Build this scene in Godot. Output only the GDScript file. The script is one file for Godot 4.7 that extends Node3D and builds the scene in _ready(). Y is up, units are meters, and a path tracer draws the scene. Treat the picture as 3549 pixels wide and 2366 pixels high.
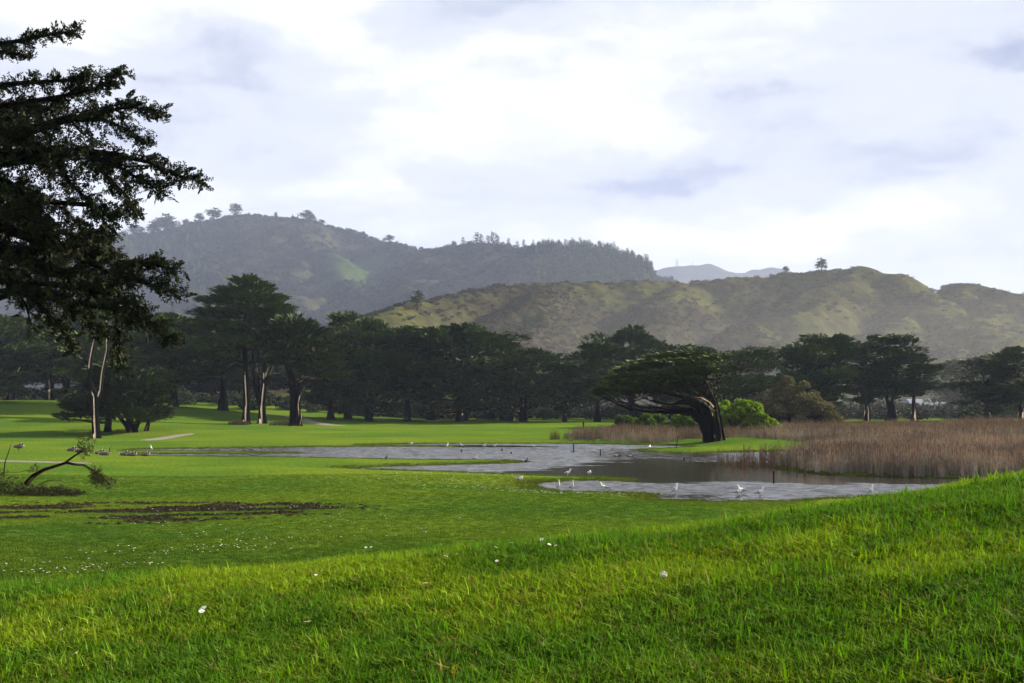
extends Node3D
# A flooded lawn below wooded coastal hills: grassy rise in front, pond, cypress trees, reeds, birds, ridges in haze.

class Acc:
	var v := PackedVector3Array()
	var n := PackedVector3Array()
	var c := PackedColorArray()
	func tri(a: Vector3, b: Vector3, d: Vector3, col: Color) -> void:
		v.push_back(a); v.push_back(b); v.push_back(d)
		c.push_back(col); c.push_back(col); c.push_back(col)
	func stamp(xf: Transform3D, pts: PackedVector3Array, col: Color) -> void:
		v.append_array(xf * pts)
		var k := PackedColorArray()
		k.resize(pts.size()); k.fill(col)
		c.append_array(k)
	func tube(p: Array, r: Array, sides: int, col := Color.WHITE, wob := 0.0) -> void:
		var rings := []
		var cnt := p.size()
		var up := Vector3.UP
		for i in cnt:
			var t: Vector3 = (p[mini(i + 1, cnt - 1)] - p[maxi(i - 1, 0)]).normalized()
			var s := t.cross(Vector3(0.31, 0.2, 0.93)).normalized()
			if s.length() < 0.5: s = t.cross(up).normalized()
			var w := s.cross(t)
			var ring := []
			for k in sides:
				var a := TAU * k / sides
				var q: float = r[i] * (1.0 + wob * sin(a * 3.0 + i * 0.4) + wob * 0.6 * sin(a * 5.0 - i * 0.7))
				ring.push_back([p[i] + (s * cos(a) + w * sin(a)) * q, s * cos(a) + w * sin(a)])
			rings.push_back(ring)
		for i in cnt - 1:
			for k in sides:
				var a = rings[i][k]; var b = rings[i][(k + 1) % sides]; var e = rings[i + 1][k]; var f = rings[i + 1][(k + 1) % sides]
				for q in [a, e, b, b, e, f]:
					v.push_back(q[0]); n.push_back(q[1]); c.push_back(col)
		for q in [0, cnt - 1]:
			var ring = rings[q]
			var nn: Vector3 = (p[q] - p[1 if q == 0 else cnt - 2]).normalized()
			for k in sides:
				v.push_back(p[q]); v.push_back(ring[k][0]); v.push_back(ring[(k + 1) % sides][0])
				for j in 3: n.push_back(nn); c.push_back(col)
	func mesh() -> ArrayMesh:
		var a := []
		a.resize(Mesh.ARRAY_MAX)
		a[Mesh.ARRAY_VERTEX] = v
		if n.size() == v.size(): a[Mesh.ARRAY_NORMAL] = n
		a[Mesh.ARRAY_COLOR] = c
		var m := ArrayMesh.new()
		m.add_surface_from_arrays(Mesh.PRIMITIVE_TRIANGLES, a)
		return m

var rng := RandomNumberGenerator.new()
var soft := FastNoiseLite.new()      # broad lumps
var fine := FastNoiseLite.new()      # small lumps
var sdf := PackedFloat32Array()      # distance to the pond's edge, on a grid
const SX0 := -46.0
const SD0 := 36.0
const SNX := 230
const SND := 170
const SST := 0.4
var mats := {}
var taken := {}

func rf(a: float, b: float) -> float: return rng.randf_range(a, b)
func sst(a: float, b: float, x: float) -> float: return smoothstep(0.0, 1.0, clampf((x - a) / (b - a), 0.0, 1.0))

# ---------------------------------------------------------------- naming
func numbered(called: String) -> String:
	taken[called] = taken.get(called, -1) + 1
	return called if taken[called] == 0 else "%s_%03d" % [called, taken[called]]
func tag(o: Node3D, label: String, category: String, group := "") -> Node3D:
	o.set_meta("label", label); o.set_meta("category", category)
	if group != "": o.set_meta("group", group)
	return o
func thing(called: String, label: String, category: String, at := Vector3.ZERO, group := "") -> Node3D:
	var o := Node3D.new()
	o.name = numbered(called)
	add_child(o)
	o.position = at
	return tag(o, label, category, group)
func part(called: String, mesh: Mesh, m: Material, parent: Node3D) -> MeshInstance3D:
	var o := MeshInstance3D.new()
	o.name = called
	o.mesh = mesh
	o.material_override = m
	parent.add_child(o, true)
	return o
func single(called: String, mesh: Mesh, m: Material, at := Vector3.ZERO) -> MeshInstance3D:
	var o := part(numbered(called), mesh, m, self)
	o.position = at
	return o
func setting(called: String, mesh: Mesh, m: Material, label: String) -> MeshInstance3D:
	var o := single(called, mesh, m)
	o.set_meta("kind", "structure"); o.set_meta("label", label)
	return o
func stuff(called: String, mesh: Mesh, m: Material, buf: PackedFloat32Array, label: String, category: String) -> MultiMeshInstance3D:
	var mm := MultiMesh.new()
	mm.transform_format = MultiMesh.TRANSFORM_3D
	mm.use_colors = true
	mm.mesh = mesh
	mm.instance_count = buf.size() / 16
	mm.buffer = buf
	var o := MultiMeshInstance3D.new()
	o.name = numbered(called)
	o.multimesh = mm
	o.material_override = m
	add_child(o)
	o.set_meta("kind", "stuff")
	tag(o, label, category)
	return o
func put(buf: PackedFloat32Array, at: Vector3, b: Basis, col: Color) -> void:
	buf.append_array([b.x.x, b.y.x, b.z.x, at.x, b.x.y, b.y.y, b.z.y, at.y, b.x.z, b.y.z, b.z.z, at.z, col.r, col.g, col.b, 1.0])

# ---------------------------------------------------------------- materials
func noise_tex(size: int, freq: float, seed_: int, ramp: Array, octaves := 4) -> ImageTexture:
	var fn := FastNoiseLite.new()
	fn.seed = seed_
	fn.noise_type = FastNoiseLite.TYPE_SIMPLEX_SMOOTH
	fn.frequency = freq
	fn.fractal_octaves = octaves
	var src := fn.get_seamless_image(size, size)
	src.convert(Image.FORMAT_L8)
	var d := src.get_data()
	var g := Gradient.new()
	g.offsets = PackedFloat32Array([0.0, 1.0])
	var offs := PackedFloat32Array()
	var cols := PackedColorArray()
	for r in ramp: offs.push_back(r[0]); cols.push_back(r[1])
	g.offsets = offs; g.colors = cols
	var lut := []
	for i in 256:
		var k := g.sample(i / 255.0)
		lut.push_back([int(k.r * 255), int(k.g * 255), int(k.b * 255)])
	var out := PackedByteArray()
	out.resize(size * size * 3)
	for i in size * size:
		var q = lut[d[i]]
		out[i * 3] = q[0]; out[i * 3 + 1] = q[1]; out[i * 3 + 2] = q[2]
	var im := Image.create_from_data(size, size, false, Image.FORMAT_RGB8, out)
	return ImageTexture.create_from_image(im)
func grey(a: float, b: float) -> Array: return [[0.2, Color(a, a, a)], [0.8, Color(b, b, b)]]
func lin(r: float, g: float, b: float) -> Color: return Color(r, g, b).linear_to_srgb()
func mat(key: String, col: Color, rough: float, tex: Texture2D = null, scale := Vector3.ONE, vertex := false, world := true) -> StandardMaterial3D:
	if mats.has(key): return mats[key]
	var m := StandardMaterial3D.new()
	m.albedo_color = col
	m.roughness = rough
	m.vertex_color_use_as_albedo = vertex
	m.cull_mode = BaseMaterial3D.CULL_DISABLED
	if tex:
		m.albedo_texture = tex
		m.uv1_triplanar = true
		m.uv1_world_triplanar = world
		m.uv1_scale = scale
	mats[key] = m
	return m

# ---------------------------------------------------------------- the ground
func pond_outline() -> PackedVector2Array:
	return PackedVector2Array([
		Vector2(-32.87, 87.00), Vector2(-26.03, 89.27), Vector2(-18.74, 91.26), Vector2(-12.55, 92.08), Vector2(-13.85, 95.52), Vector2(-7.48, 98.45), Vector2(4.42, 98.45), Vector2(9.36, 96.87), Vector2(15.94, 93.77), Vector2(15.05, 90.86), Vector2(10.24, 86.63),
		Vector2(10.81, 82.45), Vector2(14.72, 80.51), Vector2(18.71, 82.78), Vector2(25.65, 84.49), Vector2(25.54, 81.79), Vector2(22.51, 77.47), Vector2(18.97, 70.54), Vector2(16.61, 62.77), Vector2(18.24, 58.49), Vector2(22.38, 56.25), Vector2(26.78, 55.34), Vector2(29.17, 54.46),
		Vector2(23.26, 48.09), Vector2(16.29, 45.95), Vector2(11.71, 43.61), Vector2(8.85, 43.43), Vector2(6.86, 43.80), Vector2(6.10, 45.14), Vector2(7.18, 46.47), Vector2(5.59, 47.43), Vector2(2.55, 47.87), Vector2(1.27, 49.96), Vector2(1.45, 52.78), Vector2(3.58, 54.03), Vector2(6.16, 54.17),
		Vector2(6.97, 55.04), Vector2(5.44, 56.40), Vector2(2.82, 57.50), Vector2(-0.66, 59.16), Vector2(-4.65, 61.28), Vector2(-8.84, 62.97), Vector2(-10.36, 63.95), Vector2(-7.78, 65.37), Vector2(-5.05, 66.65), Vector2(-1.64, 67.97), Vector2(0.72, 69.35),
		Vector2(1.40, 70.54), Vector2(0.12, 71.77), Vector2(-5.50, 72.53), Vector2(-10.38, 73.84), Vector2(-15.49, 75.47), Vector2(-22.33, 76.60), Vector2(-28.26, 77.47), Vector2(-29.03, 79.57), Vector2(-22.74, 80.38), Vector2(-16.62, 80.95),
		Vector2(-16.88, 82.25), Vector2(-24.47, 83.93), Vector2(-32.05, 84.84)])
func spit_outline() -> PackedVector2Array:
	return PackedVector2Array([Vector2(-13.69, 94.46), Vector2(-3.09, 94.11), Vector2(4.52, 91.83), Vector2(-3.00, 91.59), Vector2(-13.40, 92.41)])
func edge_distance(q: Vector2, poly: PackedVector2Array) -> float:
	var best := 1e9
	var inside := false
	var j := poly.size() - 1
	for i in poly.size():
		var a := poly[j]
		var b := poly[i]
		var ab := b - a
		var t := clampf((q - a).dot(ab) / ab.length_squared(), 0.0, 1.0)
		best = minf(best, q.distance_squared_to(a + ab * t))
		if (a.y > q.y) != (b.y > q.y) and q.x < (b.x - a.x) * (q.y - a.y) / (b.y - a.y) + a.x: inside = not inside
		j = i
	return -sqrt(best) if inside else sqrt(best)
func survey_pond() -> void:
	var outline := pond_outline()
	var spit := spit_outline()
	sdf.resize(SNX * SND)
	for j in SND:
		for i in SNX:
			var q := Vector2(SX0 + i * SST, SD0 + j * SST)
			var s := edge_distance(q, outline)
			if s < 1.0 and q.y > 85.0: s = maxf(s, -edge_distance(q, spit))
			sdf[j * SNX + i] = s
func shore(x: float, d: float) -> float:
	var u := (x - SX0) / SST
	var w := (d - SD0) / SST
	if u < 0.0 or w < 0.0 or u >= SNX - 1.001 or w >= SND - 1.001: return 30.0
	var i := int(u); var j := int(w)
	var a := u - i; var b := w - j
	var k := j * SNX + i
	return lerpf(lerpf(sdf[k], sdf[k + 1], a), lerpf(sdf[k + SNX], sdf[k + SNX + 1], a), b) + fine.get_noise_2d(x * 3.0, d * 3.0) * 0.45
func g(x: float, d: float) -> float:
	var lr := sst(-12.0, -85.0, x) * sst(95.0, 190.0, d)
	var h := 0.3 + 3.6 * lr + soft.get_noise_2d(x, d) * 0.22
	h += sst(-25.0, -50.0, x) * sst(95.0, 125.0, d) * 0.55 * sin(d * 0.155 + x * 0.02 + 1.4)
	h += 0.5 * exp(-(pow((x - 19.5) / 7.0, 2.0) + pow((d - 96.0) / 4.5, 2.0)))
	var s := shore(x, d)
	if s < 10.0:
		h = lerpf(0.025 + s * 0.045, h, sst(2.0, 10.0, s)) if s > 0.0 else maxf(-0.4, s * 0.3 + 0.02)
	if d < 30.0:
		var cx := clampf(x, -16.0, 7.0)
		var top := 3.05 + 0.1 * cx + (0.0062 if cx > 0.0 else 0.0045) * cx * cx - maxf(0.0, x - 7.0) * 0.03
		var m := top
		if d < 8.0: m -= 0.006 * pow(minf(8.0 - d, 6.0), 2.0)
		elif d < 11.3: m -= 0.03 * pow(d - 8.0, 2.0)
		else: m -= 0.3267 + 0.2 * (d - 11.3)
		m += fine.get_noise_2d(x * 1.6, d * 1.6) * 0.05
		var k := clampf(0.5 + 0.5 * (m - h) / 0.8, 0.0, 1.0)
		h = lerpf(h, m, k) + 0.8 * k * (1.0 - k)
	return h
func on(x: float, d: float, lift := 0.0) -> Vector3: return Vector3(x, g(x, d) + lift, -d)
func spread(first: float, last: float, step: float, grow: float, to: float) -> PackedFloat32Array:
	var a := PackedFloat32Array()
	var x := first
	while x <= last: a.push_back(x); x += step
	var st := step
	while x < to:
		a.push_back(x); st *= grow; x += st
	a.push_back(to)
	return a
func grid_mesh(xs: PackedFloat32Array, ds: PackedFloat32Array, height: Callable, paint: Callable) -> ArrayMesh:
	var nx := xs.size(); var nd := ds.size()
	var v := PackedVector3Array(); v.resize(nx * nd)
	var n := PackedVector3Array(); n.resize(nx * nd)
	var c := PackedColorArray(); c.resize(nx * nd)
	for j in nd:
		for i in nx: v[j * nx + i] = Vector3(xs[i], height.call(xs[i], ds[j]), -ds[j])
	for j in nd:
		for i in nx:
			var a := v[j * nx + mini(i + 1, nx - 1)] - v[j * nx + maxi(i - 1, 0)]
			var b := v[mini(j + 1, nd - 1) * nx + i] - v[maxi(j - 1, 0) * nx + i]
			var nn := a.cross(b).normalized()
			if nn.y < 0.0: nn = -nn
			n[j * nx + i] = nn
			c[j * nx + i] = paint.call(v[j * nx + i], nn)
	var idx := PackedInt32Array()
	idx.resize((nx - 1) * (nd - 1) * 6)
	var q := 0
	for j in nd - 1:
		for i in nx - 1:
			var k := j * nx + i
			idx[q] = k; idx[q + 1] = k + nx; idx[q + 2] = k + 1
			idx[q + 3] = k + 1; idx[q + 4] = k + nx; idx[q + 5] = k + nx + 1
			q += 6
	var arr := []
	arr.resize(Mesh.ARRAY_MAX)
	arr[Mesh.ARRAY_VERTEX] = v; arr[Mesh.ARRAY_NORMAL] = n; arr[Mesh.ARRAY_COLOR] = c; arr[Mesh.ARRAY_INDEX] = idx
	var m := ArrayMesh.new()
	m.add_surface_from_arrays(Mesh.PRIMITIVE_TRIANGLES, arr)
	return m
func lawn_colour(p: Vector3, _n: Vector3) -> Color:
	var d := -p.z
	var a := soft.get_noise_2d(p.x * 1.7 + 90.0, d * 2.6) * 0.5 + 0.5
	var b := fine.get_noise_2d(p.x * 0.9, d * 1.7 - 70.0) * 0.5 + 0.5
	var col := Color(0.054, 0.112, 0.017).lerp(Color(0.108, 0.156, 0.018), sst(0.25, 0.75, a * 0.6 + b * 0.4))
	var s := shore(p.x, d)
	if s < 3.0: col = col.lerp(Color(0.075, 0.085, 0.02), 0.6 * sst(3.0, 0.3, s) * b * 1.6)
	if s < 0.7: col = col.lerp(Color(0.045, 0.038, 0.02), 0.75 * sst(0.7, 0.1, s + (b - 0.5) * 0.5))
	if s < 0.0: col = Color(0.03, 0.028, 0.016)
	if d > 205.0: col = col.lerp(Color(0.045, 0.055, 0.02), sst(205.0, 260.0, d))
	if d < 16.0: col = Color(0.04, 0.07, 0.008)
	return col
func build_ground() -> void:
	var xr := spread(0.0, 46.0, 0.5, 1.12, 7000.0)
	var xs := PackedFloat32Array()
	for i in range(xr.size() - 1, 0, -1): xs.push_back(-xr[i])
	xs.append_array(xr)
	var ds := PackedFloat32Array([-80.0, -40.0, -20.0, -10.0, -5.0, -2.0])
	ds.append_array(spread(0.0, 38.0, 0.5, 1.0, 38.3))
	ds.append_array(spread(38.6, 104.0, 0.4, 1.05, 7000.0))
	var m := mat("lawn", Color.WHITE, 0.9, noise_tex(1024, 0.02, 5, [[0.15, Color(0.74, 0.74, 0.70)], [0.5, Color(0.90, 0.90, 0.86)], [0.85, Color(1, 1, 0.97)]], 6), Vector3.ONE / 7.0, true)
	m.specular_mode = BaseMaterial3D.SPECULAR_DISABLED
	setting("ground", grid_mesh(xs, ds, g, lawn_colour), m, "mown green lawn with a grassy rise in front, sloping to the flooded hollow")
func build_pond() -> void:
	var x0 := -36.0; var x1 := 46.0; var d0 := 40.0; var d1 := 100.0
	# wind ripples as real low waves, with a sheltered calm stretch in the lee of the reeds
	var calm := PackedVector2Array([Vector2(-1.41, 58.49), Vector2(2.61, 64.35), Vector2(6.81, 70.54), Vector2(10.35, 74.11), Vector2(14.01, 70.06), Vector2(20.21, 69.58), Vector2(24.69, 62.02), Vector2(31.90, 55.94), Vector2(24.41, 50.45), Vector2(18.59, 53.05), Vector2(14.29, 53.19), Vector2(6.03, 53.05), Vector2(2.95, 55.34)])
	var wave := FastNoiseLite.new()
	wave.noise_type = FastNoiseLite.TYPE_SIMPLEX_SMOOTH
	wave.seed = 21; wave.frequency = 1.0; wave.fractal_octaves = 2
	var xs := even(x0, x1, 220); var ds := even(d0, d1, 860)
	var M := 128
	var mask := PackedFloat32Array(); mask.resize(M * M)
	for j in M:
		for i in M:
			var x := lerpf(x0, x1, float(i) / (M - 1)); var d := lerpf(d0, d1, float(j) / (M - 1))
			mask[j * M + i] = edge_distance(Vector2(x, d), calm)
	var swell := func(x: float, d: float) -> float:
		var u := clampf((x - x0) / (x1 - x0), 0.0, 0.999) * (M - 1); var w := clampf((d - d0) / (d1 - d0), 0.0, 0.999) * (M - 1)
		var q := int(w) * M + int(u)
		var e := lerpf(lerpf(mask[q], mask[q + 1], u - int(u)), lerpf(mask[q + M], mask[q + M + 1], u - int(u)), w - int(w))
		e += soft.get_noise_2d(x * 5.0, d * 14.0) * 2.6
		var k := sst(-0.6, 0.8, e) * (0.9 + 0.1 * sst(-0.3, 0.2, soft.get_noise_2d(x * 2.0 + 40.0, d * 9.0)))
		if d < 46.5: k *= 0.25 + 0.75 * sst(0.02, 0.3, soft.get_noise_2d(x * 4.0 - 40.0, d * 26.0))
		return (0.004 + 0.996 * k) * 0.044 * wave.get_noise_2d(x * 1.2, d * 4.2)
	var m := mat("water", lin(0.020, 0.019, 0.012), 0.12)
	setting("pond_water", grid_mesh(xs, ds, swell, func(_p: Vector3, _n: Vector3) -> Color: return Color.WHITE), m, "shallow flood water, rippled and sky-bright, with a dark calm stretch")

# ---------------------------------------------------------------- hills
func hill_height(x: float, d: float, segs: Array, slope: float, rnd: float) -> float:
	var best := -60.0
	var q := Vector2(x, d)
	for s in segs:
		var a: Vector2 = s[0]; var ab: Vector2 = s[1]
		var t := clampf((q - a).dot(ab) / s[2], 0.0, 1.0)
		var e := q.distance_to(a + ab * t)
		var y: float = s[3] + (s[4] - s[3]) * t - slope * (sqrt(e * e + rnd * rnd) - rnd)
		if y > best - 8.0:
			var k := clampf(0.5 + 0.5 * (y - best) / 8.0, 0.0, 1.0)
			best = lerpf(best, y, k) + 2.0 * k * (1.0 - k) if best > -55.0 else y
	return best
func crests(lines: Array) -> Array:
	var out := []
	for l in lines:
		for i in l.size() - 1:
			var a: Vector3 = l[i]; var b: Vector3 = l[i + 1]
			var ab := Vector2(b.x - a.x, a.z - b.z)
			out.push_back([Vector2(a.x, -a.z), ab, maxf(ab.length_squared(), 0.01), a.y, b.y])
	return out
func even(a: float, b: float, n: int) -> PackedFloat32Array:
	var o := PackedFloat32Array()
	for i in n: o.push_back(lerpf(a, b, float(i) / (n - 1)))
	return o
var near_segs := []
var big_segs := []
func near_hill(x: float, d: float) -> float:
	var wx := x + soft.get_noise_2d(x * 0.45, d * 0.45) * 34.0 * sst(0.0, 110.0, x)
	return hill_height(lerpf(wx, x, sst(560.0, 640.0, d)), d, near_segs, 0.80, 10.0) + fine.get_noise_2d(x * 0.16, d * 0.16) * 1.9 + fine.get_noise_2d(x * 0.6, d * 0.6) * 0.7
func big_hill(x: float, d: float) -> float:
	var wx := x + soft.get_noise_2d(x * 0.2, d * 0.2) * 110.0 * sst(1950.0, 1750.0, d)
	return hill_height(wx, d, big_segs, 0.66, 30.0) + fine.get_noise_2d(x * 0.05, d * 0.05) * 11.0 + fine.get_noise_2d(x * 0.2, d * 0.2) * 2.6
func near_colour(p: Vector3, _n: Vector3) -> Color:
	var a := fine.get_noise_2d(p.x * 0.25 + 31.0, p.z * 0.25) + 0.6 * fine.get_noise_2d(p.x * 0.9, p.z * 0.9 + 11.0)
	var grassy := sst(-0.5, 0.5, a * 0.8 + 0.15)
	var u := p.x / -p.z
	var brushy := sst(-0.10, 0.0, u) * sst(0.31, 0.22, u) * sst(645.0, 600.0, -p.z + a * 30.0)
	grassy *= 1.0 - brushy * sst(-0.5, 0.1, 0.35 - a) * 0.85
	var col := Color(0.038, 0.032, 0.022).lerp(Color(0.088, 0.094, 0.030), grassy)
	var dry := fine.get_noise_2d(p.x * 0.4 - 60.0, p.z * 0.4)
	return col.lerp(Color(0.075, 0.058, 0.032), sst(0.15, 0.5, dry) * 0.6)
func big_colour(p: Vector3, _n: Vector3) -> Color:
	var a := fine.get_noise_2d(p.x * 0.1 + 31.0, p.z * 0.1) + 0.6 * fine.get_noise_2d(p.x * 0.45, p.z * 0.45 + 11.0)
	var col := Color(0.024, 0.028, 0.018).lerp(Color(0.072, 0.068, 0.036), sst(-0.4, 0.6, a))
	var gully := Vector2((p.x + 270.0) / 62.0, (-p.z - 1790.0) / 190.0).length() + fine.get_noise_2d(p.x * 0.2, p.z * 0.2) * 0.5
	return col.lerp(Color(0.045, 0.078, 0.022), sst(1.15, 0.3, gully) * 0.8)
func far_colour(p: Vector3, _n: Vector3) -> Color:
	return Color(0.035, 0.038, 0.03).lerp(Color(0.06, 0.06, 0.045), fine.get_noise_2d(p.x * 0.06, p.z * 0.06) * 0.5 + 0.5)
var far_segs := []
func far_height(x: float, d: float) -> float:
	return hill_height(x, d, far_segs, 0.5, 60.0) + fine.get_noise_2d(x * 0.05, d * 0.05) * 14.0
func build_hills() -> void:
	near_segs = crests([
		[Vector3(-86.73, 24.99, -380.00), Vector3(-70.24, 37.42, -430.00), Vector3(-51.11, 54.32, -520.00), Vector3(-6.79, 72.22, -600.00), Vector3(49.25, 79.86, -650.00), Vector3(125.55, 84.24, -680.00), Vector3(187.57, 90.25, -690.00), Vector3(218.50, 90.92, -665.00), Vector3(229.49, 89.91, -655.00), Vector3(245.92, 84.59, -640.00), Vector3(255.28, 78.72, -645.00), Vector3(267.60, 70.64, -660.00), Vector3(280.29, 69.40, -665.00), Vector3(283.30, 75.90, -645.00), Vector3(286.78, 79.54, -640.00), Vector3(291.85, 76.44, -630.00), Vector3(307.06, 67.76, -600.00), Vector3(322.43, 56.69, -560.00), Vector3(366.97, 46.15, -520.00)],
		[Vector3(223.76, 88.48, -655.00), Vector3(187.19, 67.74, -590.00), Vector3(143.31, 48.87, -520.00), Vector3(100.39, 31.13, -450.00)],
		[Vector3(284.49, 77.01, -635.00), Vector3(254.73, 56.69, -560.00), Vector3(222.78, 35.62, -480.00), Vector3(193.11, 17.39, -400.00)],
		[Vector3(243.66, 83.19, -640.00), Vector3(218.93, 56.69, -560.00), Vector3(196.69, 33.53, -480.00), Vector3(174.82, 16.83, -410.00)],
		[Vector3(19.97, 74.48, -620.00), Vector3(3.17, 51.82, -520.00), Vector3(-12.61, 36.85, -440.00)],
		[Vector3(112.02, 81.60, -670.00), Vector3(78.87, 53.02, -560.00), Vector3(49.77, 31.91, -470.00)],
		[Vector3(298.40, 69.88, -610.00), Vector3(250.61, 40.19, -500.00), Vector3(210.43, 19.49, -410.00)], [Vector3(319.26, 62.07, -590.00), Vector3(265.47, 34.58, -480.00), Vector3(220.34, 15.38, -390.00)]])
	big_segs = crests([
		[Vector3(-1421.25, 186.48, -1950.00), Vector3(-1084.72, 271.80, -1950.00), Vector3(-915.61, 306.05, -1950.00), Vector3(-803.72, 327.70, -2010.00), Vector3(-656.48, 362.86, -2070.00), Vector3(-565.38, 387.49, -2100.00), Vector3(-491.99, 390.26, -2100.00), Vector3(-436.83, 382.86, -2100.00), Vector3(-381.61, 367.13, -2100.00), Vector3(-243.91, 320.32, -2025.00), Vector3(-192.23, 291.48, -1950.00), Vector3(-103.09, 293.62, -1875.00), Vector3(18.85, 282.05, -1800.00), Vector3(93.31, 262.15, -1725.00), Vector3(146.75, 232.11, -1650.00), Vector3(187.95, 192.77, -1575.00), Vector3(250.46, 141.19, -1500.00), Vector3(385.74, 75.41, -1425.00)],
		[Vector3(-466.80, 379.28, -2070.00), Vector3(-376.09, 296.76, -1890.00), Vector3(-282.67, 231.87, -1725.00), Vector3(-206.18, 151.01, -1500.00)],
		[Vector3(-506.63, 381.99, -2085.00), Vector3(-499.20, 259.13, -1800.00), Vector3(-473.69, 151.01, -1500.00), Vector3(-454.90, 95.15, -1350.00)],
		[Vector3(-488.40, 381.99, -2085.00), Vector3(-413.59, 247.12, -1770.00), Vector3(-323.13, 138.86, -1440.00)],
		[Vector3(-768.59, 325.93, -2010.00), Vector3(-710.70, 210.71, -1725.00), Vector3(-635.18, 112.60, -1425.00)],
		[Vector3(-94.14, 288.85, -1860.00), Vector3(-134.76, 198.15, -1620.00), Vector3(-144.35, 118.67, -1350.00)],
		[Vector3(42.05, 274.25, -1785.00), Vector3(15.67, 177.23, -1500.00), Vector3(7.48, 97.79, -1230.00)],
		[Vector3(120.14, 242.15, -1680.00), Vector3(120.28, 149.90, -1425.00), Vector3(127.14, 85.07, -1200.00)]])
	var m := mat("hill", Color.WHITE, 0.95, noise_tex(512, 0.03, 15, [[0.2, Color(0.62, 0.62, 0.6)], [0.8, Color(1, 1, 1)]], 6), Vector3.ONE / 90.0, true)
	m.specular_mode = BaseMaterial3D.SPECULAR_DISABLED
	setting("grassy_hill", grid_mesh(even(-190.0, 640.0, 240), even(300.0, 960.0, 190), near_hill, near_colour), m, "sunlit olive hill with gullies and brown scrub on the right")
	setting("wooded_hill", grid_mesh(even(-1600.0, 840.0, 240), even(1080.0, 2800.0, 170), big_hill, big_colour), m, "tall dark scrub-covered hill in blue haze on the left")
	far_segs = crests([[Vector3(-552.11, 433.91, -4600.00), Vector3(248.42, 554.56, -4600.00), Vector3(529.06, 580.74, -4600.00), Vector3(609.24, 582.76, -4600.00), Vector3(701.92, 598.40, -4550.00), Vector3(753.15, 603.71, -4500.00), Vector3(861.04, 605.69, -4500.00), Vector3(939.74, 588.43, -4550.00), Vector3(1050.03, 574.70, -4600.00), Vector3(1130.43, 592.84, -4600.00), Vector3(1200.73, 602.92, -4600.00), Vector3(1270.58, 582.76, -4600.00), Vector3(1550.23, 534.43, -4600.00), Vector3(2447.30, 393.78, -4600.00)]])
	setting("mountain_ridge", grid_mesh(even(-500.0, 2300.0, 170), even(3700.0, 5300.0, 40), far_height, far_colour), m, "faint blue mountain ridge on the horizon between the two hills")

func build_mist() -> void:
	# sea mist lying in the valley mouth on the right
	for k in 4:
		var f := FogVolume.new()
		f.name = numbered("valley_mist")
		f.shape = RenderingServer.FOG_VOLUME_SHAPE_ELLIPSOID
		f.size = Vector3(380.0 + k * 70.0, 34.0 + k * 46.0, 400.0 + k * 20.0)
		f.position = Vector3(190.0 + k * 14.0, -2.0, -330.0 - k * 10.0)
		var fm := FogMaterial.new()
		fm.density = 0.00013
		fm.albedo = Color(0.93, 0.94, 0.96)
		f.material = fm
		add_child(f)
		f.set_meta("kind", "stuff")
		tag(f, "pale mist lying in the valley below the grassy hill", "mist")

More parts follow.
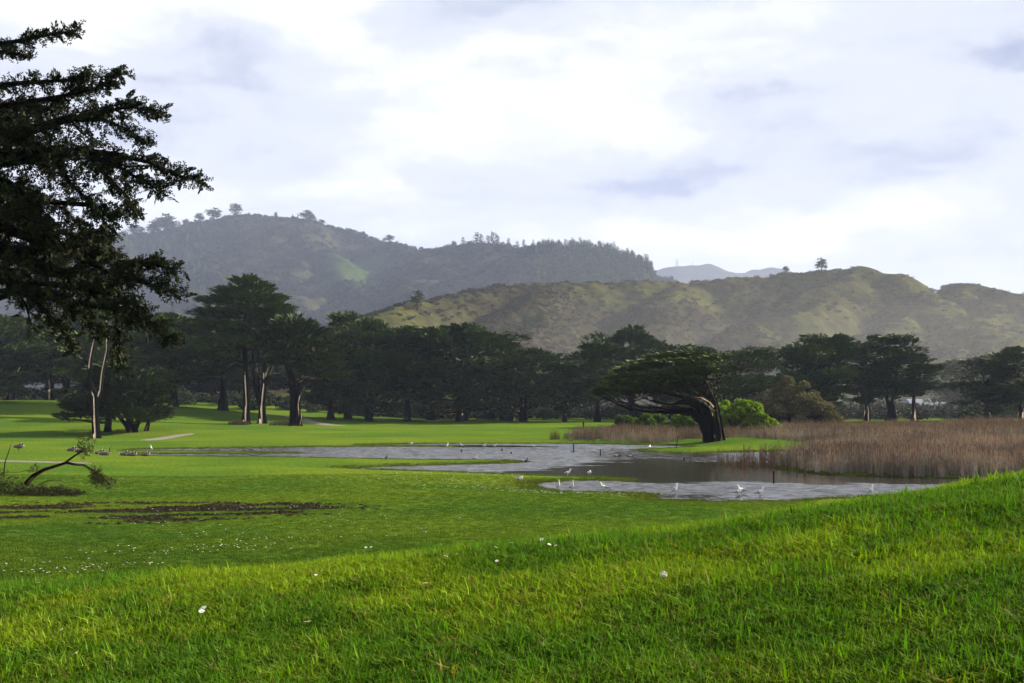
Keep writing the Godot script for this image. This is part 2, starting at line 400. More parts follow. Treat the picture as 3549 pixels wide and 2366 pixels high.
# ---------------------------------------------------------------- sky
func cloudy_sky() -> ImageTexture:
	var W := 2048; var Hh := 1024
	var fn := FastNoiseLite.new()
	fn.seed = 4; fn.noise_type = FastNoiseLite.TYPE_SIMPLEX_SMOOTH; fn.frequency = 1.0; fn.fractal_octaves = 5; fn.fractal_gain = 0.55
	fn.domain_warp_enabled = true; fn.domain_warp_amplitude = 0.25; fn.domain_warp_frequency = 1.6
	var banks := [[-18.68, 18.90, 1.24, 1.04, 2.20], [-18.45, 18.60, 3.22, 2.23, 0.35], [6.88, 17.33, 11.41, 2.23, 0.75], [23.22, 16.55, 9.42, 4.96, 0.75], [2.61, 11.72, 2.73, 0.55, 0.50], [6.08, 9.48, 6.94, 0.89, 0.50], [14.30, 8.41, 5.46, 0.89, 0.40], [-3.16, 13.21, 2.48, 0.55, 0.35], [-25.59, 17.32, 2.23, 0.99, 0.35], [3.14, 21.76, 17.36, 1.12, 0.35], [19.83, 11.05, 9.92, 0.74, 0.30],
		[-21.07, 15.57, 4.71, 1.98, -0.50], [-11.82, 15.49, 8.18, 1.49, -0.55], [-18.76, 11.35, 5.46, 2.73, -0.45], [0.60, 14.38, 9.42, 0.89, -0.40], [11.73, 12.49, 15.38, 0.40, -0.35], [8.64, 20.18, 7.94, 0.40, -0.40], [11.71, 10.25, 8.18, 0.69, -0.40], [24.89, 7.43, 5.21, 0.99, -0.50], [-9.34, 11.10, 4.96, 1.24, -0.15], [-24.72, 7.10, 6.20, 2.98, -0.30]]
	var data := PackedFloat32Array()
	data.resize(W * Hh * 3)
	var shade := Vector3(0.44, 0.50, 0.70); var middle := Vector3(0.80, 0.84, 0.94); var white := Vector3(1.10, 1.11, 1.08)
	for j in Hh:
		var el := (0.5 - (j + 0.5) / Hh) * 180.0
		for i in W:
			var k := (j * W + i) * 3
			if el < -3.0:
				data[k] = 0.5; data[k + 1] = 0.53; data[k + 2] = 0.6
				continue
			var az := ((i + 0.5) / W - 0.5) * 360.0
			var ca := cos(deg_to_rad(el))
			var dir := Vector3(sin(deg_to_rad(az)) * ca, sin(deg_to_rad(el)), -cos(deg_to_rad(az)) * ca)
			var b := 0.66 + 0.95 * fn.get_noise_3d(dir.x * 2.6, dir.y * 9.0, dir.z * 2.6)
			if absf(az) < 50.0 and el < 45.0:
				for q in banks:
					var u: float = (az - q[0]) / q[2]; var w: float = (el - q[1]) / q[3]
					var e := u * u + w * w
					if e < 9.0: b += q[4] * exp(-0.5 * e) * 1.2
			var col := shade.lerp(middle, sst(0.0, 0.6, b)) if b < 0.6 else middle.lerp(white, sst(0.6, 1.15, b))
			data[k] = col.x; data[k + 1] = col.y; data[k + 2] = col.z
	return ImageTexture.create_from_image(Image.create_from_data(W, Hh, false, Image.FORMAT_RGBF, data.to_byte_array()))

# ---------------------------------------------------------------- foliage
var spray := PackedVector3Array()    # a flat feathery cypress spray along +x, one unit long
var twig := PackedVector3Array()     # a denser twig with little tufts
var leafy := PackedVector3Array()    # a clump of broad leaves
func diamond(out: PackedVector3Array, at: Vector3, dir: Vector3, side: Vector3, l: float, w: float) -> void:
	var tip := at + dir * l
	var mid := at + dir * l * 0.45
	out.append_array([at, mid + side * w, tip, at, tip, mid - side * w])
func make_sprays() -> void:
	var r := RandomNumberGenerator.new()
	r.seed = 12
	for k in 7:
		var t := k / 7.0
		for s in [-1.0, 1.0]:
			var dir := Vector3(0.75, r.randf_range(0.0, 0.55), s * r.randf_range(0.35, 0.9)).normalized()
			var side := dir.cross(Vector3(r.randf_range(-0.4, 0.4), 1.0, r.randf_range(-0.5, 0.5))).normalized()
			diamond(spray, Vector3(t * 0.8, 0.06 * sin(t * 3.0), 0.0), dir, side, 0.42 * (1.0 - 0.45 * t), 0.085)
	diamond(spray, Vector3(0.6, 0.04, 0.0), Vector3(1.0, 0.15, 0.0), Vector3(0.0, 0.3, 1.0), 0.45, 0.07)
	for k in 6:
		var t := k / 6.0
		var hub := Vector3(t * 0.85, r.randf_range(-0.1, 0.1), r.randf_range(-0.1, 0.1))
		for s in 5:
			var dir := Vector3(r.randf_range(0.0, 0.9), r.randf_range(-0.9, 0.9), r.randf_range(-0.9, 0.9)).normalized()
			var side := dir.cross(Vector3(r.randf_range(-1.0, 1.0), r.randf_range(-1.0, 1.0), r.randf_range(-1.0, 1.0))).normalized()
			diamond(twig, hub, dir, side, 0.24 * (1.0 - 0.3 * t), 0.05)
	for k in 12:
		var dir := Vector3(r.randf_range(-1.0, 1.0), r.randf_range(-0.5, 1.0), r.randf_range(-1.0, 1.0)).normalized()
		var side := dir.cross(Vector3(r.randf_range(-1.0, 1.0), r.randf_range(-1.0, 1.0), r.randf_range(-1.0, 1.0))).normalized()
		diamond(leafy, dir * 0.25, dir, side, 0.75, 0.2)
func aim(dir: Vector3, s: float, roll := 0.0) -> Basis:
	var x := dir.normalized()
	var z := x.cross(Vector3.UP)
	z = z.normalized() if z.length() > 0.05 else Vector3.BACK
	var b := Basis(x, z.cross(x), z)
	if roll != 0.0: b = Basis(x, roll) * b
	return b.scaled(Vector3.ONE * s) if false else Basis(b.x * s, b.y * s, b.z * s)
func in_ball() -> Vector3:
	var p := Vector3(rf(-1, 1), rf(-1, 1), rf(-1, 1))
	while p.length() > 1.0: p = Vector3(rf(-1, 1), rf(-1, 1), rf(-1, 1))
	return p
func tone(base: Color, spread_ := 0.3) -> Color:
	var k := 1.0 + rf(-spread_, spread_)
	return Color(base.r * k * rf(0.9, 1.15), base.g * k, base.b * k * rf(0.85, 1.1))
const CYPRESS := Color(0.058, 0.088, 0.030)
const OLIVE := Color(0.12, 0.115, 0.055)
const BRIGHT := Color(0.13, 0.19, 0.012)
# a flattened cushion of sprays that sweep outwards and up
func pad(acc: Acc, c: Vector3, r: Vector3, n: int, out: Vector3, s: float, col: Color, lift := 0.35) -> void:
	var base := tone(col, 0.18)
	for i in n:
		var p := in_ball()
		if p.y < 0.0 and rng.randf() < 0.65: p.y *= -1.0
		if p.length() < 0.5 and rng.randf() < 0.5: p = p.normalized() * rf(0.5, 1.0)
		var dir := out * 0.9 + Vector3(p.x, 0.0, p.z) * 0.9 + Vector3.UP * (lift + rf(-0.25, 0.3)) + Vector3(rf(-1, 1), 0.0, rf(-1, 1)) * 0.35
		acc.stamp(Transform3D(aim(dir, s * rf(0.65, 1.3), rf(-0.5, 0.5)), c + p * r), spray, tone(base, 0.22))
func lump(acc: Acc, c: Vector3, r: Vector3, n: int, s: float, col: Color) -> void:
	for i in n:
		var p := in_ball()
		p = p.normalized() * sqrt(p.length())
		if p.y < -0.2: p.y *= 0.5
		acc.stamp(Transform3D(Basis(Vector3(rf(-1, 1), rf(-1, 1), rf(-1, 1)).normalized(), rf(0, TAU)) * aim(Vector3.RIGHT, s * rf(0.6, 1.3)), c + p * r), leafy, tone(col, 0.45))
func bend(a: Vector3, b: Vector3, n: int, wob: float, sag := 0.0) -> Array:
	var out := []
	for i in n + 1:
		var t := float(i) / n
		var q := a.lerp(b, t)
		if i > 0 and i < n: q += Vector3(rf(-wob, wob), rf(-wob, wob) * 0.6, rf(-wob, wob))
		q.y -= sag * sin(t * PI)
		out.push_back(q)
	return out
func taper(a: float, b: float, n: int, flare := 0.0) -> Array:
	var out := []
	for i in n + 1:
		var t := float(i) / n
		out.push_back(lerpf(a, b, pow(t, 0.8)) + flare * exp(-t * n * 1.3))
	return out
func along(p: Array, t: float) -> Vector3:
	var f := clampf(t, 0.0, 0.999) * (p.size() - 1)
	var i := int(f)
	return (p[i] as Vector3).lerp(p[i + 1], f - i)

func bark(key := "bark") -> StandardMaterial3D:
	if mats.has(key): return mats[key]
	var c := lin(0.50, 0.45, 0.385)
	if key == "dark_bark": c = lin(0.075, 0.06, 0.048)
	if key == "pale_bark": c = lin(0.60, 0.55, 0.48)
	if key == "grey_wood": c = lin(0.36, 0.30, 0.25)
	if key == "bare_wood": c = lin(0.62, 0.52, 0.42)
	var m := mat(key, c, 0.9, noise_tex(256, 0.05, 31, [[0.2, Color(0.62, 0.6, 0.58)], [0.8, Color(1, 1, 1)]], 5), Vector3(1.6, 0.35, 1.6), false, false)
	m.normal_enabled = true
	var bump := FastNoiseLite.new()
	bump.seed = 77; bump.frequency = 0.06
	var im := bump.get_seamless_image(256, 256)
	im.convert(Image.FORMAT_RGBA8)
	im.bump_map_to_normal_map(8.0)
	m.normal_texture = ImageTexture.create_from_image(im)
	return m
func leaf_mat(key: String, through: Color) -> StandardMaterial3D:
	if mats.has(key): return mats[key]
	var m := mat(key, Color.WHITE, 0.75, null, Vector3.ONE, true)
	m.metallic_specular = 0.25
	m.backlight_enabled = true
	m.backlight = through
	return m
func needles() -> StandardMaterial3D: return leaf_mat("needles", Color(0.16, 0.2, 0.08))

# one kind of open, flat-topped cypress, built at its own base: [trunk mesh, limb mesh, crown mesh]
func cypress_kind(seed_: int, H: float, R: float, bare: float, leaders: int, limbs: int, density: float, domed := 0.5) -> Array:
	rng.seed = seed_
	var trunk := Acc.new(); var wood := Acc.new(); var crown := Acc.new()
	var stems := []
	for i in leaders:
		var az := TAU * i / leaders + rf(-0.5, 0.5)
		var off := Vector3(cos(az), 0.0, sin(az))
		var spreadr := 0.0 if leaders == 1 else R * rf(0.22, 0.42)
		var p := [off * (0.0 if leaders == 1 else 0.25) + Vector3(0, -0.4, 0)]
		for k in 7:
			var t := (k + 1) / 7.0
			p.push_back(off * spreadr * pow(t, 1.3) + Vector3(rf(-0.2, 0.2), H * 0.92 * t * rf(0.98, 1.0), rf(-0.2, 0.2)))
		stems.push_back(p)
		var r0 := H * rf(0.022, 0.032)
		trunk.tube(p, taper(r0, 0.06, 7, r0 * 0.7), 9, Color.WHITE, 0.1)
	for i in limbs:
		var t := bare + (1.0 - bare) * (i + rng.randf()) / limbs
		var p: Array = stems[i % leaders]
		var a := along(p, t)
		var az := i * 2.4 + rf(-0.5, 0.5)
		var dir := Vector3(cos(az), 0.0, sin(az))
		var prof := lerpf(0.75, 1.05, sst(bare, lerpf(bare, 1.0, 0.5), t)) * lerpf(1.0, 0.34, sst(0.62, 1.0, t) * domed * 2.0 if domed < 0.5 else sst(0.55, 1.0, t))
		var reach := R * prof * rf(0.6, 1.1)
		var b := a + dir * reach + Vector3.UP * reach * rf(-0.12, 0.42)
		if b.y > H: b.y = H - rf(0.0, 0.6)
		var path := bend(a, b, 4, reach * 0.05, reach * 0.06)
		wood.tube(path, taper(H * 0.008 + 0.04, 0.025, 4), 5)
		var rr := 0.9 + reach * rf(0.22, 0.34)
		pad(crown, b, Vector3(rr, rr * 0.46, rr), int(32 * density * rr), dir, rf(0.9, 1.25), CYPRESS)
		var c := along(path, rf(0.5, 0.75)) + Vector3(rf(-1, 1), rf(0.0, 0.8), rf(-1, 1))
		pad(crown, c, Vector3(rr, rr * 0.55, rr) * 0.85, int(24 * density * rr), dir, rf(0.8, 1.1), CYPRESS)
		if reach > 3.0:
			var c2 := along(path, rf(0.2, 0.5)) + Vector3(rf(-1, 1), rf(-0.5, 0.8), rf(-1, 1))
			pad(crown, c2, Vector3(rr, rr * 0.7, rr) * 0.75, int(18 * density * rr), dir, rf(0.8, 1.1), CYPRESS)
	for p in stems:
		for k in 3:
			pad(crown, along(p, 0.97) + Vector3(rf(-1.2, 1.2), rf(-0.5, 0.7), rf(-1.2, 1.2)), Vector3(1.5, 0.8, 1.5), int(34 * density), Vector3(rf(-1, 1), 0.0, rf(-1, 1)) * 0.5, 1.05, CYPRESS, 0.7)
	return [trunk.mesh(), wood.mesh(), crown.mesh()]
func tree(called: String, kind: Array, at: Vector3, turn: float, sc: Vector3, label: String, group := "", barkkey := "bark") -> Node3D:
	var o := thing(called, label, "tree", at, group)
	o.rotation.y = turn
	o.scale = sc
	part("trunk", kind[0], bark(barkkey), o)
	part("limbs", kind[1], bark(barkkey), o)
	part("crown", kind[2], needles(), o)
	return o
const ORD := ["first", "second", "third", "fourth", "fifth", "sixth", "seventh", "eighth", "ninth", "tenth", "eleventh", "twelfth", "thirteenth", "fourteenth", "fifteenth", "sixteenth", "seventeenth", "eighteenth", "nineteenth", "twentieth", "twenty-first", "twenty-second", "twenty-third", "twenty-fourth", "twenty-fifth", "twenty-sixth", "twenty-seventh", "twenty-eighth", "twenty-ninth", "thirtieth", "thirty-first", "thirty-second", "thirty-third", "thirty-fourth", "thirty-fifth", "thirty-sixth", "thirty-seventh", "thirty-eighth", "thirty-ninth", "fortieth"]

var kinds := []
func build_treeline() -> void:
	#                 seed  H   R   bare leaders limbs density domed
	kinds = [
		cypress_kind(101, 20, 6.5, 0.30, 2, 24, 1.0),
		cypress_kind(102, 18, 7.5, 0.20, 3, 30, 1.0, 0.3),
		cypress_kind(103, 19, 7.0, 0.22, 1, 28, 1.0, 0.4),
		cypress_kind(104, 17, 8.0, 0.10, 3, 32, 1.0, 0.3),
		cypress_kind(105, 20, 5.5, 0.34, 1, 22, 0.9),
		cypress_kind(106, 15, 7.0, 0.14, 2, 22, 0.75, 0.3),
		cypress_kind(107, 18, 6.0, 0.12, 2, 26, 1.1)]
	var own := [20.0, 18.0, 19.0, 17.0, 20.0, 15.0, 18.0]
	var wide := [6.5, 7.5, 7.0, 8.0, 5.5, 7.0, 6.0]
	# where it stands (x, distance), kind, height, half width of its crown
	var front := [
		[-90.89, 170.00, 3, 15.0, 8.0], [-94.60, 190.00, 1, 16.0, 8.0], [-81.47, 178.00, 0, 15.0, 6.0], [-78.13, 186.00, 2, 19.0, 6.0], [-74.27, 196.00, 3, 15.5, 7.5],
		[-57.89, 172.00, 1, 15.5, 8.5], [-48.83, 170.00, 4, 17.5, 6.0], [-30.95, 172.00, 6, 15.0, 5.5], [-29.60, 182.00, 0, 19.5, 6.5], [-25.12, 176.00, 3, 18.0, 6.5],
		[-18.56, 178.00, 2, 17.5, 7.0], [-15.13, 188.00, 0, 17.5, 6.0], [-8.88, 180.00, 3, 17.5, 10.0], [-4.07, 196.00, 6, 16.5, 6.0], [2.00, 178.00, 5, 13.5, 7.0],
		[9.45, 182.00, 5, 11.0, 4.5], [15.09, 178.00, 2, 14.5, 6.0], [24.30, 205.00, 1, 18.5, 7.0], [32.72, 205.00, 6, 15.5, 6.5], [35.67, 190.00, 3, 14.0, 6.0], [32.18, 150.00, 5, 11.5, 6.2],
		[54.41, 225.00, 6, 16.0, 6.0], [49.03, 172.00, 3, 13.5, 6.5], [55.98, 180.00, 1, 15.5, 7.0], [67.66, 180.00, 0, 16.0, 7.5], [66.90, 190.00, 2, 15.0, 6.0], [74.18, 186.00, 4, 13.0, 4.5],
		[87.71, 185.00, 3, 12.0, 6.0], [90.01, 178.00, 1, 13.0, 7.0], [88.79, 165.00, 6, 14.5, 6.0]]
	front.sort_custom(func(m, n) -> bool: return m[0] / m[1] < n[0] / n[1])
	for i in front.size():
		var f = front[i]
		var k: int = f[2]
		rng.seed = 500 + i
		tree("cypress_tree", kinds[k], on(f[0], f[1]), rf(0, TAU), Vector3(f[4] / wide[k], f[3] / own[k], f[4] / wide[k]),
			"dark flat-topped cypress in the front row across the lawn, %s from the left" % ORD[i], "cypresses in the front row of the wood")
	var back := []
	for i in 26:
		rng.seed = 900 + i
		var vx := -90.0 + i * 63.0 + rf(-14, 14)
		if i > 23: vx = 1640.0 + (i - 24) * 560.0
		var d := rf(222.0, 262.0)
		back.push_back([(vx - 1176.0) / 2308.0 * d, d, [1, 3, 6, 2][i % 4], rf(16.5, 20.5) if vx < 1150.0 else rf(13.0, 17.0), rf(6.5, 9.0)])
	back.sort_custom(func(m, n) -> bool: return m[0] / m[1] < n[0] / n[1])
	for i in back.size():
		var f = back[i]
		var k: int = f[2]
		rng.seed = 1500 + i
		tree("cypress_tree", kinds[k], on(f[0], f[1]), rf(0, TAU), Vector3(f[4] / wide[k], f[3] / own[k], f[4] / wide[k]),
			"hazy dark cypress behind the front row of the wood, %s from the left" % ORD[i], "cypresses at the back of the wood")
	# low undergrowth in the wood's shade
	rng.seed = 61
	var acc := Acc.new()
	lump(acc, Vector3(0, 0.5, 0), Vector3(1.2, 0.7, 1.2), 70, 0.3, Color(1, 1, 1))
	var buf := PackedFloat32Array()
	for i in 900:
		var d := rf(198.0, 285.0)
		var vx := rf(-60.0, 2420.0)
		var x := (vx - 1176.0) / 2308.0 * d
		var s := rf(0.7, 2.4)
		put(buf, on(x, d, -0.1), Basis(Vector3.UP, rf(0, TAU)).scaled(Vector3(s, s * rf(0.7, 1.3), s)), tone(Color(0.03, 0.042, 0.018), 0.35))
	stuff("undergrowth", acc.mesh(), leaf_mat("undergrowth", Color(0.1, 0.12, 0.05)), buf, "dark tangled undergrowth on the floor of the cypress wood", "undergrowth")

# ---------------------------------------------------------------- trees one can tell apart
func rel(p: Vector3, base: Vector3) -> Vector3: return p - base
func build_windswept() -> void:
	rng.seed = 2024
	var base := on(19.24, 96.50)
	var o := thing("windswept_cypress", "wind-bent cypress leaning left on the grassy point beside the pond", "tree", base)
	o.scale = Vector3(0.97, 0.89, 0.97)
	var trunk := Acc.new(); var limbs := Acc.new(); var crown := Acc.new(); var dead := Acc.new()
	var D := 96.5
	# the twin stem: a leaning fluted bole and a straighter one on its right
	trunk.tube([Vector3(-0.42, -0.5, 0), Vector3(-0.45, 0.2, 0.1), Vector3(-0.5, 0.8, 0.05), Vector3(-0.72, 1.5, 0.15), Vector3(-0.92, 2.2, 0.1), Vector3(-1.5, 2.7, 0.25), Vector3(-2.1, 3.15, 0.2), Vector3(-2.9, 3.2, 0.35), Vector3(-3.7, 3.5, 0.3), Vector3(-4.8, 3.45, 0.4)], [0.75, 0.6, 0.52, 0.6, 0.58, 0.52, 0.36, 0.34, 0.24, 0.2], 12, Color.WHITE, 0.24)
	trunk.tube([Vector3(-0.9, 1.9, 0.3), Vector3(-1.3, 3.0, 0.35), Vector3(-1.5, 3.7, 0.3), Vector3(-2.4, 4.1, 0.4), Vector3(-3.4, 4.1, 0.3)], [0.4, 0.34, 0.28, 0.2, 0.12], 9, Color.WHITE, 0.22)
	trunk.tube([Vector3(0.88, -0.5, -0.1), Vector3(0.8, 0.4, -0.1), Vector3(0.62, 1.6, 0.0), Vector3(0.42, 3.0, 0.0), Vector3(0.18, 4.3, 0.1), Vector3(-0.05, 5.0, 0.1), Vector3(-0.5, 5.4, 0.1)], [0.46, 0.34, 0.3, 0.28, 0.27, 0.22, 0.12], 10, Color.WHITE, 0.14)
	trunk.tube([Vector3(0.1, -0.4, 0.2), Vector3(0.05, 0.8, 0.2), Vector3(-0.15, 2.0, 0.2), Vector3(-0.5, 3.1, 0.2), Vector3(-1.1, 3.9, 0.2), Vector3(-2.2, 4.4, 0.2)], [0.5, 0.42, 0.4, 0.36, 0.28, 0.15], 9, Color.WHITE, 0.14)
	# long limbs swept downwind
	var lines := [
		[Vector3(-1.6, 3.1, 0.3), Vector3(-4.0, 3.15, 0.6), Vector3(-6.5, 3.2, 0.8), Vector3(-8.5, 3.55, 1.0), Vector3(-10.3, 4.4, 1.0), Vector3(-11.2, 4.9, 1.0)],
		[Vector3(-2.0, 3.4, 0.3), Vector3(-4.4, 3.55, -0.6), Vector3(-7.0, 3.7, -1.5), Vector3(-9.3, 4.3, -2.0), Vector3(-10.8, 5.4, -2.2)],
		[Vector3(-1.5, 4.2, 0.2), Vector3(-3.6, 4.9, 0.8), Vector3(-6.0, 5.4, 1.6), Vector3(-8.6, 6.0, 2.2), Vector3(-10.3, 6.5, 2.2)],
		[Vector3(-1.0, 4.7, 0.1), Vector3(-2.8, 5.6, -0.8), Vector3(-5.2, 6.5, -1.6), Vector3(-8.0, 7.3, -2.4), Vector3(-9.2, 7.6, -2.5)],
		[Vector3(-0.6, 4.7, 0.1), Vector3(-2.0, 6.0, 0.6), Vector3(-4.2, 7.4, 1.0), Vector3(-6.6, 8.3, 1.2)],
		[Vector3(-0.4, 4.6, 0.1), Vector3(-1.0, 6.2, -0.6), Vector3(-2.4, 7.8, -1.0), Vector3(-4.0, 8.9, -1.2)],
		[Vector3(-0.5, 4.7, 0.1), Vector3(-0.6, 5.8, 0.4), Vector3(-0.9, 7.2, 0.8), Vector3(-1.4, 8.5, 1.0)]]
	for l in lines:
		limbs.tube(l, taper(0.24, 0.04, l.size() - 1), 7, Color.WHITE, 0.08)
		for i in l.size() - 1:
			for k in 2:
				var a: Vector3 = (l[i] as Vector3).lerp(l[i + 1], rng.randf())
				var b := a + Vector3(rf(-2.2, -0.6), rf(0.5, 1.9), rf(-1.3, 1.3))
				limbs.tube(bend(a, b, 3, 0.12), taper(0.07, 0.015, 3), 4)
	# thin bare twigs combed by the wind below the canopy
	for i in 330:
		var x := rf(-9.5, 0.5)
		var y := lerpf(3.6, 6.6, rng.randf()) + 0.12 * (x + 5.0)
		var a := Vector3(x, y, rf(-3.0, 3.0))
		limbs.tube(bend(a, a + Vector3(rf(-1.5, -0.4), rf(0.2, 0.9), rf(-0.4, 0.4)), 2, 0.08), [0.022, 0.015, 0.008], 3)
	# canopy cushions: (centre, half size, count)
	var pads := [
		[Vector3(-10.6, 5.3, 0.6), Vector3(1.0, 0.35, 1.2), 60], [Vector3(-11.2, 4.95, 1.0), Vector3(0.5, 0.2, 0.6), 24], [Vector3(-10.0, 6.0, 1.4), Vector3(1.3, 0.5, 1.6), 90], [Vector3(-9.6, 6.6, -1.6), Vector3(1.4, 0.5, 1.6), 100], [Vector3(-9.9, 5.6, -2.4), Vector3(1.2, 0.4, 1.2), 70],
		[Vector3(-8.6, 6.9, 2.0), Vector3(1.6, 0.5, 1.4), 110], [Vector3(-8.4, 7.4, -2.4), Vector3(1.5, 0.5, 1.5), 110], [Vector3(-8.0, 7.5, 0.2), Vector3(1.6, 0.6, 1.6), 130], [Vector3(-7.6, 6.4, 2.6), Vector3(1.8, 0.5, 1.2), 110],
		[Vector3(-6.6, 8.3, -1.4), Vector3(1.7, 0.55, 1.7), 130], [Vector3(-6.4, 8.0, 1.6), Vector3(1.7, 0.55, 1.6), 130], [Vector3(-6.2, 7.0, 3.0), Vector3(1.8, 0.5, 1.2), 110], [Vector3(-5.6, 6.6, -3.0), Vector3(1.8, 0.6, 1.2), 100],
		[Vector3(-5.0, 8.9, 0.4), Vector3(1.8, 0.5, 1.8), 130], [Vector3(-4.6, 8.2, 2.4), Vector3(1.8, 0.5, 1.4), 120], [Vector3(-4.2, 7.2, 3.2), Vector3(2.0, 0.5, 1.0), 110],
		[Vector3(-3.4, 9.2, -0.6), Vector3(1.7, 0.45, 1.7), 120], [Vector3(-3.0, 8.5, 1.8), Vector3(1.8, 0.5, 1.6), 120], [Vector3(-2.4, 7.5, 3.0), Vector3(1.8, 0.4, 1.0), 90],
		[Vector3(-1.8, 9.1, 0.2), Vector3(1.6, 0.4, 1.6), 110], [Vector3(-0.8, 8.6, 1.4), Vector3(1.6, 0.4, 1.4), 100], [Vector3(-0.2, 8.9, -1.4), Vector3(1.6, 0.4, 1.4), 100], [Vector3(-0.6, 7.4, 2.2), Vector3(1.3, 0.4, 0.8), 60],
		[Vector3(1.2, 6.6, -1.4), Vector3(1.3, 0.45, 1.2), 70],
		[Vector3(-1.6, 8.0, 2.6), Vector3(2.0, 0.6, 1.2), 110], [Vector3(-3.4, 6.6, 2.8), Vector3(2.2, 0.6, 1.2), 100], [Vector3(-8.8, 5.4, 2.4), Vector3(1.6, 0.4, 1.2), 70], [Vector3(-6.4, 5.8, 2.6), Vector3(2.0, 0.5, 1.2), 80],
		[Vector3(-7.4, 6.0, 0.0), Vector3(2.2, 0.6, 2.2), 130], [Vector3(-4.8, 6.4, 0.6), Vector3(2.4, 0.8, 2.2), 130], [Vector3(-2.6, 7.2, 0.0), Vector3(2.2, 0.8, 2.0), 110], [Vector3(-5.2, 5.4, -0.6), Vector3(2.6, 0.5, 1.8), 90]]
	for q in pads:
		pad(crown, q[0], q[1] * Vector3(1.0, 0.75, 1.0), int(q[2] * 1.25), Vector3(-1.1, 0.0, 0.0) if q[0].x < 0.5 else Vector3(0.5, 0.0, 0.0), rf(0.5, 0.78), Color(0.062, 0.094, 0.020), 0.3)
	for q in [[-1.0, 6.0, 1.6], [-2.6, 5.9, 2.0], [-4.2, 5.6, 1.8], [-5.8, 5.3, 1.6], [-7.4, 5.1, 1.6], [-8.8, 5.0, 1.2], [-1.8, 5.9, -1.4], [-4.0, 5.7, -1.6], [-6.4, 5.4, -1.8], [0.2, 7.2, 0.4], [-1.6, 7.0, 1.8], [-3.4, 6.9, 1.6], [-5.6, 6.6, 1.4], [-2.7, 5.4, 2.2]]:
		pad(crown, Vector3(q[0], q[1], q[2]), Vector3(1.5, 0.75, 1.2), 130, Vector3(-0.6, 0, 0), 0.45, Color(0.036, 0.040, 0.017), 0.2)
	# bleached dead limb that arches out of the fork, and a broken stub
	dead.tube([Vector3(-0.1, 3.8, 0.7), Vector3(-0.6, 4.3, 1.1), Vector3(-1.4, 4.75, 1.5), Vector3(-2.5, 4.75, 1.8), Vector3(-3.4, 4.3, 1.9), Vector3(-4.3, 3.95, 2.0), Vector3(-5.2, 4.05, 2.1), Vector3(-6.3, 4.35, 2.1), Vector3(-7.2, 4.7, 2.0)], [0.2, 0.24, 0.26, 0.23, 0.17, 0.13, 0.1, 0.07, 0.03], 8, Color.WHITE, 0.14)
	dead.tube([Vector3(-0.7, 4.2, 1.1), Vector3(-0.45, 3.5, 1.1), Vector3(-0.2, 2.75, 1.0)], [0.13, 0.1, 0.04], 6)
	dead.tube([Vector3(-0.5, 3.7, 1.1), Vector3(-0.05, 3.35, 1.0), Vector3(0.3, 3.4, 0.9)], [0.07, 0.05, 0.02], 5)
	dead.tube([Vector3(-0.6, 4.8, 0.2), Vector3(-0.85, 5.5, 0.3), Vector3(-1.2, 6.0, 0.3)], [0.14, 0.08, 0.02], 6)
	dead.tube([Vector3(-0.1, 4.5, 0.2), Vector3(-0.05, 5.2, 0.2), Vector3(-0.15, 5.7, 0.2)], [0.14, 0.07, 0.02], 6)
	part("trunk", trunk.mesh(), bark("dark_bark"), o)
	part("limbs", limbs.mesh(), bark("dark_bark"), o)
	part("crown", crown.mesh(), needles(), o)
	part("dead_limb", dead.mesh(), bark("bare_wood"), o).set_meta("label", "bleached bare limb arching out of the fork")

func custom_tree(called: String, label: String, base: Vector3, stems: Array, pads: Array, s: float, col: Color, deads := [], barkkey := "bark", dens := 1.0) -> Node3D:
	var o := thing(called, label, "tree", base)
	var crown := Acc.new()
	for st in stems:
		var t := Acc.new()
		t.tube(st[0], st[1], 10, Color.WHITE, 0.12)
		part("trunk", t.mesh(), bark(barkkey), o)
	for q in pads:
		var c: Vector3 = q[0]
		var r: Vector3 = q[1]
		var st: Array = stems[rng.randi() % stems.size()][0]
		var best := along(st, 0.9)
		for st2 in stems:
			for k in 8:
				var a := along(st2[0], 0.35 + 0.08 * k)
				if a.y < c.y + 0.3 and a.distance_to(c) < best.distance_to(c): best = a
		var lb := Acc.new()
		lb.tube(bend(best, c, 4, 0.2, 0.1), taper(0.13, 0.03, 4), 5)
		part("limb", lb.mesh(), bark(barkkey), o)
		var out := Vector3(c.x, 0.0, c.z)
		out = out.normalized() * minf(1.0, out.length() / 3.0) if out.length() > 0.1 else out
		pad(crown, c, r, int(r.x * r.z * 26.0 * dens / (s * s)), out, s * rf(0.9, 1.15), col)
	part("crown", crown.mesh(), needles(), o)
	for d in deads:
		var t := Acc.new()
		t.tube(d[0], d[1], 7, Color.WHITE, 0.12)
		part("dead_limb", t.mesh(), bark("bare_wood"), o)
	return o
